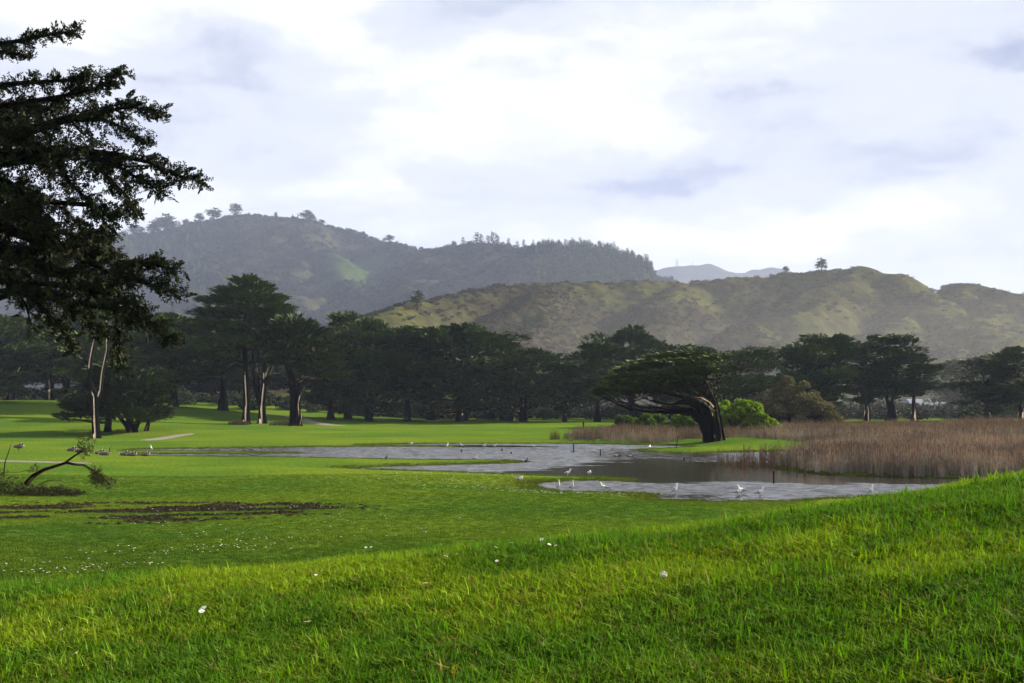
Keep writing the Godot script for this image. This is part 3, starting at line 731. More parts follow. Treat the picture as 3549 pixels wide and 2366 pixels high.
func build_known_trees() -> void:
	rng.seed = 311
	# tall pair-stemmed cypress that rises above the wood
	var base := on(-39.19, 150.00)
	var pads := []
	for q in [[-3.0, 20.3, 2.2], [-0.8, 21.4, 2.0], [1.2, 20.6, 2.2], [3.2, 19.2, 2.0], [4.6, 17.6, 1.8], [-4.8, 18.6, 2.2], [-2.2, 19.0, 2.6], [1.0, 18.8, 2.6], [-6.4, 16.6, 2.2], [-3.8, 16.8, 2.6], [-0.6, 16.8, 2.8], [2.6, 16.8, 2.6], [5.4, 15.8, 1.8], [-7.4, 14.2, 2.0], [-4.6, 14.6, 2.6], [-1.6, 14.4, 2.8], [1.6, 14.4, 2.6], [4.4, 14.0, 2.2], [-5.6, 12.4, 2.2], [-2.6, 12.2, 2.2], [3.0, 12.2, 2.2], [0.4, 12.6, 2.4], [-3.6, 10.6, 1.8], [3.9, 10.6, 1.6]]:
		for k in 2:
			pads.push_back([Vector3(q[0] + rf(-0.4, 0.4), q[1] - 0.6 + rf(-0.4, 0.3), (k * 2 - 1) * rf(0.6, 3.4) * (1.0 if q[1] < 19.0 else 0.5)), Vector3(q[2], q[2] * 0.36, q[2])])
	custom_tree("tall_cypress", "tallest cypress, twin pale trunks, crown rising above the wood", base,
		[[[Vector3(-0.3, -0.5, 0.4), Vector3(-0.3, 0.6, 0.4), Vector3(-0.2, 3.0, 0.4), Vector3(-0.5, 7.0, 0.3), Vector3(-0.7, 11.0, 0.2), Vector3(-0.8, 16.0, 0.0), Vector3(-0.6, 20.0, 0.0)], [0.95, 0.62, 0.46, 0.42, 0.36, 0.22, 0.08]]],
		pads, 1.05, CYPRESS, [], "bark", 0.9)
	var b2 := on(-38.07, 152.00)
	pads = []
	for q in [[2.8, 15.6, 2.2], [4.6, 14.6, 2.2], [6.2, 13.4, 1.8], [3.2, 13.4, 2.4], [0.6, 14.8, 2.0], [5.4, 11.8, 2.0], [1.6, 11.8, 1.8], [3.4, 10.8, 1.8]]:
		for k in 2:
			pads.push_back([Vector3(q[0] + rf(-0.4, 0.4), q[1] + rf(-0.4, 0.3), (k * 2 - 1) * rf(0.4, 2.6)), Vector3(q[2], q[2] * 0.36, q[2])])
	custom_tree("forked_cypress", "pale many-stemmed cypress close beside the tallest cypress", b2,
		[[[Vector3(0.4, -0.5, 0), Vector3(0.4, 0.7, 0), Vector3(0.35, 3.0, 0), Vector3(0.6, 5.6, 0), Vector3(0.6, 9.0, 0), Vector3(0.8, 13.0, 0)], [0.95, 0.62, 0.46, 0.4, 0.28, 0.12]],
		[[Vector3(0.2, 2.6, 0.2), Vector3(-0.5, 4.6, 0.3), Vector3(-0.9, 7.0, 0.3), Vector3(-1.2, 11.0, 0.2)], [0.34, 0.27, 0.22, 0.12]],
		[[Vector3(0.1, 3.4, 0.0), Vector3(-0.3, 5.6, -0.1), Vector3(-0.5, 9.0, -0.1), Vector3(-0.2, 13.0, 0.0)], [0.28, 0.22, 0.18, 0.1]],
		[[Vector3(0.55, 5.9, 0.1), Vector3(1.5, 7.2, 0.3), Vector3(2.0, 8.4, 0.3), Vector3(2.0, 9.2, 0.3)], [0.2, 0.16, 0.12, 0.08]],
		[[Vector3(0.6, 5.9, 0.0), Vector3(1.0, 7.8, 0.0), Vector3(1.6, 9.4, 0.0), Vector3(2.8, 10.8, 0.0)], [0.22, 0.17, 0.13, 0.08]]],
		pads, 1.0, CYPRESS, [], "bark", 0.9)
	# cypress with the bleached broken limb
	var b3 := on(-30.74, 143.00)
	pads = []
	for q in [[-1.6, 14.6, 2.0], [0.6, 14.2, 2.0], [2.4, 13.0, 2.0], [-3.0, 12.8, 2.0], [-0.4, 12.6, 2.4], [3.6, 11.6, 2.0], [1.6, 11.2, 2.2], [-2.0, 10.8, 2.2], [4.4, 10.0, 1.9], [2.4, 9.4, 2.0], [-0.2, 9.4, 2.2], [5.2, 8.4, 1.8], [3.2, 7.8, 1.8], [5.9, 6.9, 1.4], [4.2, 6.6, 1.4], [-2.6, 9.0, 1.6], [0.8, 7.8, 1.4]]:
		for k in 2:
			pads.push_back([Vector3(q[0] + rf(-0.4, 0.4), q[1] + rf(-0.4, 0.3), (k * 2 - 1) * rf(0.5, 2.8) - 0.8), Vector3(q[2], q[2] * 0.36, q[2])])
	custom_tree("broken_cypress", "stout cypress with a bleached snapped limb beside the curving path", b3,
		[[[Vector3(0, -0.5, 0), Vector3(0, 0.6, 0), Vector3(-0.05, 2.4, 0), Vector3(-0.2, 4.6, 0), Vector3(-0.6, 6.8, 0), Vector3(-1.4, 9.0, 0), Vector3(-1.6, 13.0, -0.4)], [1.25, 0.86, 0.74, 0.68, 0.48, 0.32, 0.1]],
		[[Vector3(0.1, 4.2, -0.2), Vector3(0.6, 6.2, -0.3), Vector3(1.6, 8.6, -0.5), Vector3(2.4, 11.4, -0.6)], [0.5, 0.34, 0.22, 0.08]]],
		pads, 1.0, Color(0.032, 0.05, 0.015),
		[[[Vector3(0.55, -0.3, 0.4), Vector3(0.6, 1.6, 0.5), Vector3(0.5, 3.2, 0.5), Vector3(0.75, 4.4, 0.5), Vector3(1.2, 5.0, 0.5), Vector3(1.4, 5.5, 0.5), Vector3(1.1, 5.75, 0.5)], [0.34, 0.28, 0.26, 0.22, 0.22, 0.24, 0.16]],
		[[Vector3(0.3, 6.2, 0.4), Vector3(1.2, 6.75, 0.5), Vector3(2.2, 6.95, 0.5), Vector3(3.2, 6.8, 0.5)], [0.22, 0.18, 0.13, 0.06]],
		[[Vector3(0.75, 0.2, 0.5), Vector3(1.05, 1.2, 0.6), Vector3(1.0, 1.7, 0.6)], [0.16, 0.18, 0.05]]], "bark", 0.9)
	# slim pale forked trunk on the left, with a high thin crown
	var b4 := on(-44.20, 107.00)
	pads = []
	for q in [[-1.0, 14.0, 1.4], [0.6, 14.6, 1.3], [1.0, 13.2, 1.5], [-2.2, 12.8, 1.2], [-3.4, 10.8, 1.3], [-5.0, 11.2, 1.4], [-4.2, 9.6, 1.2], [-6.2, 10.4, 1.2]]:
		pads.push_back([Vector3(q[0], q[1], rf(-1.2, 1.2)), Vector3(q[2], q[2] * 0.4, q[2])])
	custom_tree("pale_forked_tree", "slim tree with pale forked trunk in front of the low dark cypress", b4,
		[[[Vector3(0.15, -0.4, 0), Vector3(0.1, 0.5, 0), Vector3(-0.05, 2.4, 0), Vector3(-0.15, 4.3, 0), Vector3(-0.75, 6.2, 0), Vector3(-0.75, 8.2, 0), Vector3(-0.4, 10.2, 0.0), Vector3(-0.3, 12.2, 0.0)], [0.62, 0.44, 0.37, 0.34, 0.26, 0.2, 0.15, 0.08]],
		[[Vector3(-0.05, 3.6, -0.1), Vector3(0.35, 5.0, -0.2), Vector3(0.5, 7.0, -0.2), Vector3(0.95, 9.4, -0.2), Vector3(0.9, 12.0, -0.2), Vector3(0.8, 14.0, 0.0)], [0.26, 0.22, 0.19, 0.18, 0.14, 0.06]],
		[[Vector3(-0.75, 7.8, 0), Vector3(-2.0, 8.8, 0.1), Vector3(-3.6, 9.8, 0.2), Vector3(-5.2, 10.8, 0.2)], [0.16, 0.13, 0.1, 0.04]]],
		pads, 0.7, CYPRESS, [], "pale_bark", 0.55)
	# low spreading dark cypress
	var b5 := on(-44.41, 118.00)
	pads = []
	for i in 64:
		var a := rf(0, TAU)
		var y := rf(1.5, 7.2)
		var rr := 5.6 * sqrt(maxf(0.05, 1.0 - pow((y - 2.6) / 5.2, 2.0))) * rf(0.35, 1.0)
		pads.push_back([Vector3(cos(a) * rr - 0.8, y, sin(a) * rr * 0.8), Vector3(1.7, 0.75, 1.6)])
	for i in 14: pads.push_back([Vector3(rf(-8.2, -4.0), rf(1.6, 4.6), rf(-2.4, 2.4)), Vector3(1.3, 0.45, 1.2)])
	custom_tree("low_cypress", "low dark spreading cypress with branches near the grass", b5,
		[[[Vector3(0, -0.4, 0), Vector3(0, 0.4, 0), Vector3(-0.4, 1.6, 0.2), Vector3(-1.2, 3.0, 0.3), Vector3(-1.4, 5.6, 0.2)], [0.7, 0.5, 0.32, 0.22, 0.08]],
		[[Vector3(0.1, -0.4, 0), Vector3(0.2, 0.5, -0.1), Vector3(0.8, 1.8, -0.2), Vector3(1.4, 4.4, -0.2)], [0.6, 0.42, 0.26, 0.08]],
		[[Vector3(1.0, -0.4, -1.4), Vector3(1.3, 0.8, -1.3), Vector3(1.9, 2.4, -1.0)], [0.32, 0.24, 0.1]],
		[[Vector3(-0.1, -0.3, 0.2), Vector3(-0.5, 0.8, 0.5), Vector3(-1.3, 1.9, 0.9), Vector3(-2.6, 2.8, 1.2)], [0.4, 0.26, 0.2, 0.06]],
		[[Vector3(-3.2, -0.4, -0.8), Vector3(-3.2, 0.6, -0.8), Vector3(-3.0, 2.4, -0.8), Vector3(-2.8, 4.6, -0.6)], [0.55, 0.4, 0.32, 0.1]]],
		pads, 0.72, Color(0.030, 0.050, 0.015), [], "dark_bark", 0.8)

# ---------------------------------------------------------------- the near cypress whose boughs hang in from the left
func bough(limbs: Acc, crown: Acc, pts: Array, r0: float, dens: float, droop := 0.3, reach := 1.0) -> void:
	limbs.tube(pts, taper(r0, 0.012, pts.size() - 1), 6)
	var total := 0.0
	for i in pts.size() - 1: total += (pts[i] as Vector3).distance_to(pts[i + 1])
	var count := int(total * dens * 1.25)
	for i in count:
		var t := pow((i + rng.randf()) / count, 0.85)
		var a := along(pts, t)
		var fwd := (along(pts, minf(t + 0.05, 1.0)) - along(pts, maxf(t - 0.05, 0.0))).normalized()
		var side := fwd.cross(Vector3(rf(-1, 1), rf(-1, 1), rf(-1, 1))).normalized()
		var dir := (fwd * rf(0.5, 1.0) + side * rf(0.3, 0.9) + Vector3.DOWN * rf(-0.35, droop)).normalized()
		var l := rf(0.14, 0.46) * (1.0 - 0.55 * t) * reach
		var b := a + dir * l
		limbs.tube([a, a.lerp(b, 0.5), b], [0.012, 0.009, 0.005], 3)
		var m := 2 + int(l * 6.0)
		for k in m:
			var q := a.lerp(b, (k + 1.0) / m)
			var d2 := (dir * 0.7 + Vector3(rf(-1, 1), rf(-0.9, 0.9), rf(-1, 1)) * 0.75).normalized()
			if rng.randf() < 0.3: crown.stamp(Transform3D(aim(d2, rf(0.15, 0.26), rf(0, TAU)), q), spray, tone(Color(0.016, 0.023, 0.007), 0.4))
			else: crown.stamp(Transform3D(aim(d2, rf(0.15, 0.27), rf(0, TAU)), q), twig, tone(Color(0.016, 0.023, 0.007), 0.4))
func build_near_cypress() -> void:
	rng.seed = 88
	var D := 19.0
	var base := on(-13.6, D + 0.5)
	var o := thing("near_cypress", "near cypress whose dark boughs hang into view at left", "tree", base)
	var trunk := Acc.new(); var limbs := Acc.new(); var crown := Acc.new()
	trunk.tube([Vector3(0, -0.6, 0), Vector3(0, 0.8, 0), Vector3(0.2, 3.5, 0), Vector3(0.5, 6.5, 0), Vector3(0.4, 9.5, 0), Vector3(0.7, 13.0, 0)], [0.85, 0.6, 0.5, 0.42, 0.3, 0.12], 12, Color.WHITE, 0.1)
	var hub := [Vector3(0.3, 4.0, 0), Vector3(0.45, 6.0, 0), Vector3(0.5, 7.5, 0), Vector3(0.4, 9.6, 0)]
	var lines := [
		# [hub, thickness, twigs per metre, points]
		[3, 0.07, 26, [Vector3(-10.36, 11.14, -19.00), Vector3(-9.53, 11.27, -19.00), Vector3(-8.99, 11.43, -19.10), Vector3(-8.42, 11.53, -19.10)]], [3, 0.06, 24, [Vector3(-10.63, 11.23, -19.50), Vector3(-9.89, 11.21, -19.40), Vector3(-9.48, 11.09, -19.30)]],
		[3, 0.08, 30, [Vector3(-10.40, 10.27, -18.80), Vector3(-9.32, 10.39, -18.80), Vector3(-8.50, 10.44, -18.80), Vector3(-8.00, 10.52, -18.80)]], [2, 0.08, 28, [Vector3(-10.27, 10.01, -19.20), Vector3(-8.97, 10.25, -19.30), Vector3(-8.12, 10.42, -19.30), Vector3(-7.69, 10.73, -19.30)]],
		[2, 0.10, 28, [Vector3(-10.31, 9.27, -19.00), Vector3(-9.15, 9.52, -19.00), Vector3(-8.15, 9.85, -19.00), Vector3(-7.32, 9.99, -19.00), Vector3(-6.72, 9.85, -19.00)]], [2, 0.06, 26, [Vector3(-8.57, 9.78, -19.00), Vector3(-7.86, 9.76, -19.10), Vector3(-7.35, 9.55, -19.10), Vector3(-7.09, 9.30, -19.10)]],
		[2, 0.12, 26, [Vector3(-10.30, 9.02, -19.00), Vector3(-9.30, 9.10, -19.00), Vector3(-8.55, 9.14, -19.00), Vector3(-7.80, 9.10, -19.00), Vector3(-6.96, 8.92, -19.00), Vector3(-6.46, 8.68, -19.00), Vector3(-5.94, 8.55, -19.00)]],
		[2, 0.07, 27, [Vector3(-8.39, 9.14, -19.00), Vector3(-7.67, 8.91, -18.90), Vector3(-7.09, 8.57, -18.90), Vector3(-6.67, 8.32, -18.90)]], [2, 0.06, 27, [Vector3(-8.18, 9.13, -19.10), Vector3(-7.75, 8.62, -19.10), Vector3(-7.40, 8.28, -19.10), Vector3(-7.18, 7.94, -19.10)]], [2, 0.06, 24, [Vector3(-8.75, 9.11, -18.70), Vector3(-8.32, 8.45, -18.70), Vector3(-7.82, 7.99, -18.70), Vector3(-7.47, 7.79, -18.70)]], [2, 0.05, 24, [Vector3(-7.94, 8.05, -18.80), Vector3(-7.73, 7.80, -18.80), Vector3(-7.60, 7.47, -18.80)]],
		[1, 0.07, 26, [Vector3(-10.33, 8.60, -19.40), Vector3(-9.48, 8.43, -19.40), Vector3(-8.70, 8.08, -19.40), Vector3(-8.27, 7.57, -19.40)]], [1, 0.07, 30, [Vector3(-10.47, 9.86, -19.60), Vector3(-9.43, 9.42, -19.60), Vector3(-9.07, 8.82, -19.60)]], [1, 0.07, 32, [Vector3(-9.91, 8.67, -18.60), Vector3(-9.25, 8.34, -18.60), Vector3(-8.83, 7.85, -18.60), Vector3(-8.65, 7.28, -18.60)]],
		[1, 0.14, 26, [Vector3(-10.26, 7.84, -19.00), Vector3(-9.42, 7.55, -19.00), Vector3(-8.67, 7.27, -19.00), Vector3(-7.92, 7.09, -19.00), Vector3(-7.25, 6.92, -19.00), Vector3(-6.84, 6.96, -19.00), Vector3(-6.39, 6.82, -19.00)]], [1, 0.07, 26, [Vector3(-8.50, 7.21, -19.00), Vector3(-7.62, 6.78, -18.90), Vector3(-6.96, 6.58, -18.90), Vector3(-6.29, 6.38, -18.90)]], [1, 0.07, 26, [Vector3(-8.85, 7.33, -19.20), Vector3(-8.01, 7.37, -19.20), Vector3(-7.67, 7.12, -19.20), Vector3(-7.41, 6.70, -19.20)]],
		[1, 0.12, 28, [Vector3(-10.15, 7.47, -18.80), Vector3(-9.15, 7.06, -18.80), Vector3(-8.40, 6.65, -18.80), Vector3(-7.65, 6.24, -18.80), Vector3(-6.99, 5.91, -18.80), Vector3(-6.37, 5.54, -18.80)]], [1, 0.06, 26, [Vector3(-7.99, 6.48, -18.80), Vector3(-7.41, 6.32, -18.80), Vector3(-6.91, 6.03, -18.80)]], [1, 0.04, 22, [Vector3(-7.51, 6.08, -18.90), Vector3(-7.42, 5.67, -18.90), Vector3(-7.40, 5.34, -18.90), Vector3(-7.37, 5.05, -18.90)]],
		[0, 0.09, 22, [Vector3(-10.35, 7.20, -19.20), Vector3(-9.67, 6.70, -19.20), Vector3(-9.15, 6.28, -19.20), Vector3(-8.73, 5.86, -19.20), Vector3(-8.38, 5.36, -19.20)]], [0, 0.06, 24, [Vector3(-9.33, 6.53, -19.20), Vector3(-8.74, 6.28, -19.20), Vector3(-8.23, 6.03, -19.20), Vector3(-7.89, 5.61, -19.20)]], [0, 0.03, 9, [Vector3(-9.70, 6.95, -18.60), Vector3(-9.28, 6.54, -18.60), Vector3(-9.03, 6.14, -18.60), Vector3(-8.92, 5.77, -18.60)]],
		[1, 0.07, 30, [Vector3(-10.71, 8.34, -19.80), Vector3(-9.65, 7.81, -19.80), Vector3(-8.78, 7.64, -19.80), Vector3(-8.13, 7.46, -19.80)]], [1, 0.06, 30, [Vector3(-10.35, 7.42, -19.50), Vector3(-9.31, 6.99, -19.50), Vector3(-8.46, 6.82, -19.50), Vector3(-7.78, 6.56, -19.50)]], [2, 0.06, 30, [Vector3(-10.63, 9.77, -19.90), Vector3(-9.76, 10.12, -19.90), Vector3(-9.07, 10.21, -19.90)]], [0, 0.05, 26, [Vector3(-10.54, 6.95, -19.90), Vector3(-9.67, 6.69, -19.90), Vector3(-8.88, 6.34, -19.90)]],
		[1, 0.06, 34, [Vector3(-9.89, 7.96, -18.30), Vector3(-9.25, 7.88, -18.30), Vector3(-8.68, 7.55, -18.30), Vector3(-8.19, 6.99, -18.30)]], [1, 0.06, 34, [Vector3(-10.94, 8.95, -20.20), Vector3(-10.22, 8.59, -20.20), Vector3(-9.76, 8.06, -20.20)]], [1, 0.06, 34, [Vector3(-9.97, 8.87, -18.40), Vector3(-9.42, 9.12, -18.40), Vector3(-9.02, 9.44, -18.40)]], [1, 0.06, 34, [Vector3(-10.87, 10.33, -20.00), Vector3(-10.16, 9.97, -20.00), Vector3(-9.52, 9.17, -20.00)]]]
	for l in lines:
		var pts := []
		var h: Vector3 = hub[l[0]]
		for q in l[3]: pts.push_back(q - base)
		# the bare inner part that leads back to the trunk
		limbs.tube([h, h.lerp(pts[0], 0.5) + Vector3(0, 0.2, 0), pts[0]], [l[1] * 1.5, l[1] * 1.2, l[1]], 6)
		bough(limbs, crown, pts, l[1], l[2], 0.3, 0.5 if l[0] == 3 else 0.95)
	# dense inner growth around the bough roots
	for l in lines:
		if l[0] == 3: continue
		for k in 45:
			var c: Vector3 = (l[3][0] as Vector3).lerp(l[3][1], rf(-0.3, 1.2)) - base
			var q := c + in_ball() * Vector3(0.7, 0.45, 0.8)
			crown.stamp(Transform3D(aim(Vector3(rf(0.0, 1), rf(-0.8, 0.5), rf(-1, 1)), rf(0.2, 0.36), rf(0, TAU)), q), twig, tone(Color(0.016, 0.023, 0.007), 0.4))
	# the rest of the crown, beyond the picture's left edge
	for i in 60:
		var a := rf(1.4, 4.9)
		var y := rf(4.5, 13.0)
		var h := Vector3(0.4, y - 1.0, 0)
		var b := Vector3(cos(a) * rf(1.6, 4.2), y + rf(-0.5, 0.6), sin(a) * rf(1.6, 4.2))
		limbs.tube(bend(h, b, 3, 0.1), taper(0.08, 0.02, 3), 5)
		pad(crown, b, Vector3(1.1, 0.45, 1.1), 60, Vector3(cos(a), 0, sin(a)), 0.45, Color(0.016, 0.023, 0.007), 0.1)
	part("trunk", trunk.mesh(), bark("dark_bark"), o)
	part("limbs", limbs.mesh(), bark("dark_bark"), o)
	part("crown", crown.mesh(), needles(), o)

# ---------------------------------------------------------------- bushes
func bush(called: String, label: String, at: Vector3, lumps: Array, s: float, col: Color, through: Color, matkey: String, group := "") -> void:
	var o := thing(called, label, "bush", at, group)
	var stems := Acc.new(); var leaves := Acc.new()
	for q in lumps:
		var c: Vector3 = q[0]
		var r: Vector3 = q[1]
		stems.tube(bend(Vector3(0, -0.2, 0), c, 3, 0.1), taper(0.09, 0.03, 3), 5)
		lump(leaves, c, r, int(26.0 * (r.x * r.y + r.x * r.z + r.y * r.z) / (s * s) * 0.26), s, col)
	part("stems", stems.mesh(), bark("dark_bark"), o)
	part("foliage", leaves.mesh(), leaf_mat(matkey, through), o)
func lumps_in(w: float, h: float, dep: float, n: int, lo: float, hi: float) -> Array:
	var out := []
	for i in n:
		var x := rf(-1, 1)
		var z := rf(-1, 1)
		var top := h * sqrt(maxf(0.08, 1.0 - x * x)) * sqrt(maxf(0.2, 1.0 - z * z * 0.7))
		var r := rf(lo, hi)
		out.push_back([Vector3(x * w, maxf(r * 0.7, top * rf(0.35, 1.0) - r * 0.6), z * dep), Vector3(r, r * 0.85, r)])
	return out
func build_bushes() -> void:
	rng.seed = 41
	var lit := Color(0.8, 0.9, 0.16)
	bush("willow_thicket", "tall olive-grey willow thicket behind the bright green bush", on(39.25, 142.00), lumps_in(6.4, 7.0, 3.2, 110, 0.6, 1.15), 0.38, OLIVE, Color(0.5, 0.48, 0.2), "willow")
	bush("willow_thicket", "smaller olive willow clump left of the tall willow thicket", on(33.41, 146.00), lumps_in(2.2, 4.4, 2.0, 16, 0.7, 1.2), 0.34, Color(0.062, 0.068, 0.03), Color(0.5, 0.48, 0.2), "willow")
	bush("bright_bush", "bright yellow-green bush just right of the wind-bent trunk", on(27.13, 122.00), lumps_in(4.0, 4.4, 2.4, 80, 0.4, 0.75), 0.32, BRIGHT, lit, "bright_leaves", "bright green bushes behind the reeds")
	bush("bright_bush", "low bright bush at the right foot of the bright green bush", on(29.26, 121.00), lumps_in(2.8, 2.3, 1.6, 40, 0.35, 0.65), 0.32, BRIGHT, lit, "bright_leaves", "bright green bushes behind the reeds")
	bush("bright_bush", "round green bush under the wind-bent limb, leftmost of its row", on(14.39, 126.00), lumps_in(2.0, 2.2, 1.6, 30, 0.35, 0.6), 0.3, Color(0.05, 0.075, 0.018), lit, "bright_leaves", "bright green bushes behind the reeds")
	bush("bright_bush", "wide green bush under the wind-bent limb, second of its row", on(17.11, 124.00), lumps_in(2.4, 2.4, 1.6, 36, 0.35, 0.62), 0.3, Color(0.06, 0.1, 0.014), lit, "bright_leaves", "bright green bushes behind the reeds")
	bush("bright_bush", "green bush under the wind-bent limb, nearest left of its trunk", on(20.75, 123.00), lumps_in(2.1, 2.2, 1.6, 34, 0.35, 0.6), 0.3, Color(0.07, 0.12, 0.013), lit, "bright_leaves", "bright green bushes behind the reeds")

# ---------------------------------------------------------------- grass, reeds, flowers
func blades(n: int, len0: float, len1: float, w: float, spreadr: float, lean: float) -> ArrayMesh:
	var acc := Acc.new()
	for i in n:
		var a := rf(0, TAU)
		var base := Vector3(cos(a), 0, sin(a)) * spreadr * sqrt(rng.randf())
		var az := rf(0, TAU)
		var out := Vector3(cos(az), 0, sin(az)) * rf(0.1, lean)
		var l := rf(len0, len1)
		var side := Vector3(-sin(az + rf(-0.8, 0.8)), 0, cos(az)) * w * 0.5 * rf(0.7, 1.2)
		var mid := base + (Vector3.UP + out * 0.4).normalized() * l * 0.5
		var tip := base + (Vector3.UP + out * 1.3).normalized() * l
		var col := Color(rf(0.8, 1.3), 1.0, 0.9) * rf(0.5, 1.4)
		var foot := base - Vector3(0, 0.02, 0)
		acc.tri(foot - side, mid - side * 0.85, foot + side, col)
		acc.tri(foot + side, mid - side * 0.85, mid + side * 0.85, col)
		acc.tri(mid - side * 0.85, tip, mid + side * 0.85, col)
	return acc.mesh()
func mudness(x: float, d: float) -> float:
	var e := Vector2((x + 15.5) / 9.5, (d - 37.3) / 3.4).length()
	if e > 1.25: return 0.0
	return sst(1.2, 0.5, e) * sst(-0.12, 0.22, fine.get_noise_2d(x * 1.3, d * 4.2) + soft.get_noise_2d(x * 3.0, d * 12.0) * 0.7)
func grass_tone(x: float, d: float) -> Color:
	var a := fine.get_noise_2d(x * 2.2 + 13.0, d * 2.2) + 0.5 * fine.get_noise_2d(x * 9.0, d * 9.0)
	var col := Color(0.078, 0.156, 0.014).lerp(Color(0.180, 0.245, 0.016), sst(-0.35, 0.45, a))
	if rng.randf() < 0.03: col = Color(0.2, 0.17, 0.06)
	return tone(col, 0.2)
func build_grass() -> void:
	rng.seed = 1001
	var gm := leaf_mat("grass_blades", Color(0.75, 0.85, 0.12))
	gm.roughness = 0.8
	gm.metallic_specular = 0.12
	for v in 3:
		var mesh := blades(11, 0.04, 0.10, 0.0085, 0.05, 1.3)
		var buf := PackedFloat32Array()
		var n := 31000
		for i in n:
			var d := 3.6 + 11.0 * pow(rng.randf(), 1.25)
			var x := rf(-1.0, 1.0) * (0.535 * d + 1.5)
			var low := fine.get_noise_2d(x * 5.0 + 7.0, d * 5.0)
			var s := rf(0.7, 1.2) * (1.0 + 0.5 * low)
			if rng.randf() < 0.03: s *= 1.5
			put(buf, on(x, d, -0.005), Basis(Vector3.UP, rf(0, TAU)).scaled(Vector3(s, s, s)), grass_tone(x, d))
		stuff("grass", mesh, gm, buf, ["long green grass blades covering the near rise", "yellow-green grass blades mixed over the near rise", "short grass tufts mixed over the near rise"][v], "grass")
	var mesh2 := blades(14, 0.03, 0.075, 0.012, 0.14, 0.9)
	var buf2 := PackedFloat32Array()
	for i in 90000:
		var d := 15.0 + 40.0 * pow(rng.randf(), 1.1)
		var x := rf(-0.56, 0.30) * d
		if shore(x, d) < 0.15: continue
		var mud := mudness(x, d)
		if rng.randf() < mud * 0.8: continue
		var col := lawn_colour(Vector3(x, 0, -maxf(d, 17.0)), Vector3.UP)
		col = tone(col * 0.95, 0.25)
		if mud > 0.0: col = col.lerp(Color(0.03, 0.03, 0.012), mud * 0.6)
		var s := rf(0.6, 1.15)
		put(buf2, on(x, d, -0.005), Basis(Vector3.UP, rf(0, TAU)).scaled(Vector3(s, s * (1.2 if d < 30.0 else 0.9), s)), col)
	stuff("lawn_grass", mesh2, gm, buf2, "short lawn grass between the rise and the pond", "grass")
	# ragged grass along the water's edge
	var buf3 := PackedFloat32Array()
	for i in 60000:
		var d := rf(43.0, 99.0)
		var x := rf(-33.0, 24.0)
		var s0 := shore(x, d)
		if s0 < -0.25 or s0 > 1.2: continue
		var s := rf(0.9, 1.9)
		put(buf3, Vector3(x, maxf(g(x, d), -0.04), -d), Basis(Vector3.UP, rf(0, TAU)).scaled(Vector3(s, s, s)), tone(Color(0.07, 0.095, 0.015), 0.3))
	stuff("shore_grass", mesh2, gm, buf3, "ragged olive grass fringing the flood water", "grass")
func scatter(acc_mesh: Mesh, m: Material, spots: Array, count: int, called: String, label: String) -> void:
	var buf := PackedFloat32Array()
	for i in count:
		var q = spots[rng.randi() % spots.size()]
		var x: float = q[0] + rng.randfn(0.0, q[2])
		var d: float = q[1] + rng.randfn(0.0, q[3])
		if shore(x, d) < 0.4 or d < 14.0: continue
		var s := rf(0.7, 1.3)
		put(buf, on(x, d, 0.05), Basis(Vector3.UP, rf(0, TAU)).scaled(Vector3(s, s, s)), Color(1, 1, 1) * rf(0.85, 1.0))
	stuff(called, acc_mesh, m, buf, label, "flowers")
func daisy_mesh(r: float, petals: int) -> Acc:
	var acc := Acc.new()
	for i in petals:
		var a := TAU * i / petals
		var b := a + TAU / petals * 0.42
		var c := a - TAU / petals * 0.42
		var tip := Vector3(cos(a), 0.28, sin(a)) * r
		acc.tri(Vector3.ZERO, Vector3(cos(b), 0.2, sin(b)) * r * 0.85, tip, Color(0.78, 0.77, 0.74))
		acc.tri(Vector3.ZERO, tip, Vector3(cos(c), 0.2, sin(c)) * r * 0.85, Color(0.78, 0.77, 0.74))
	return acc
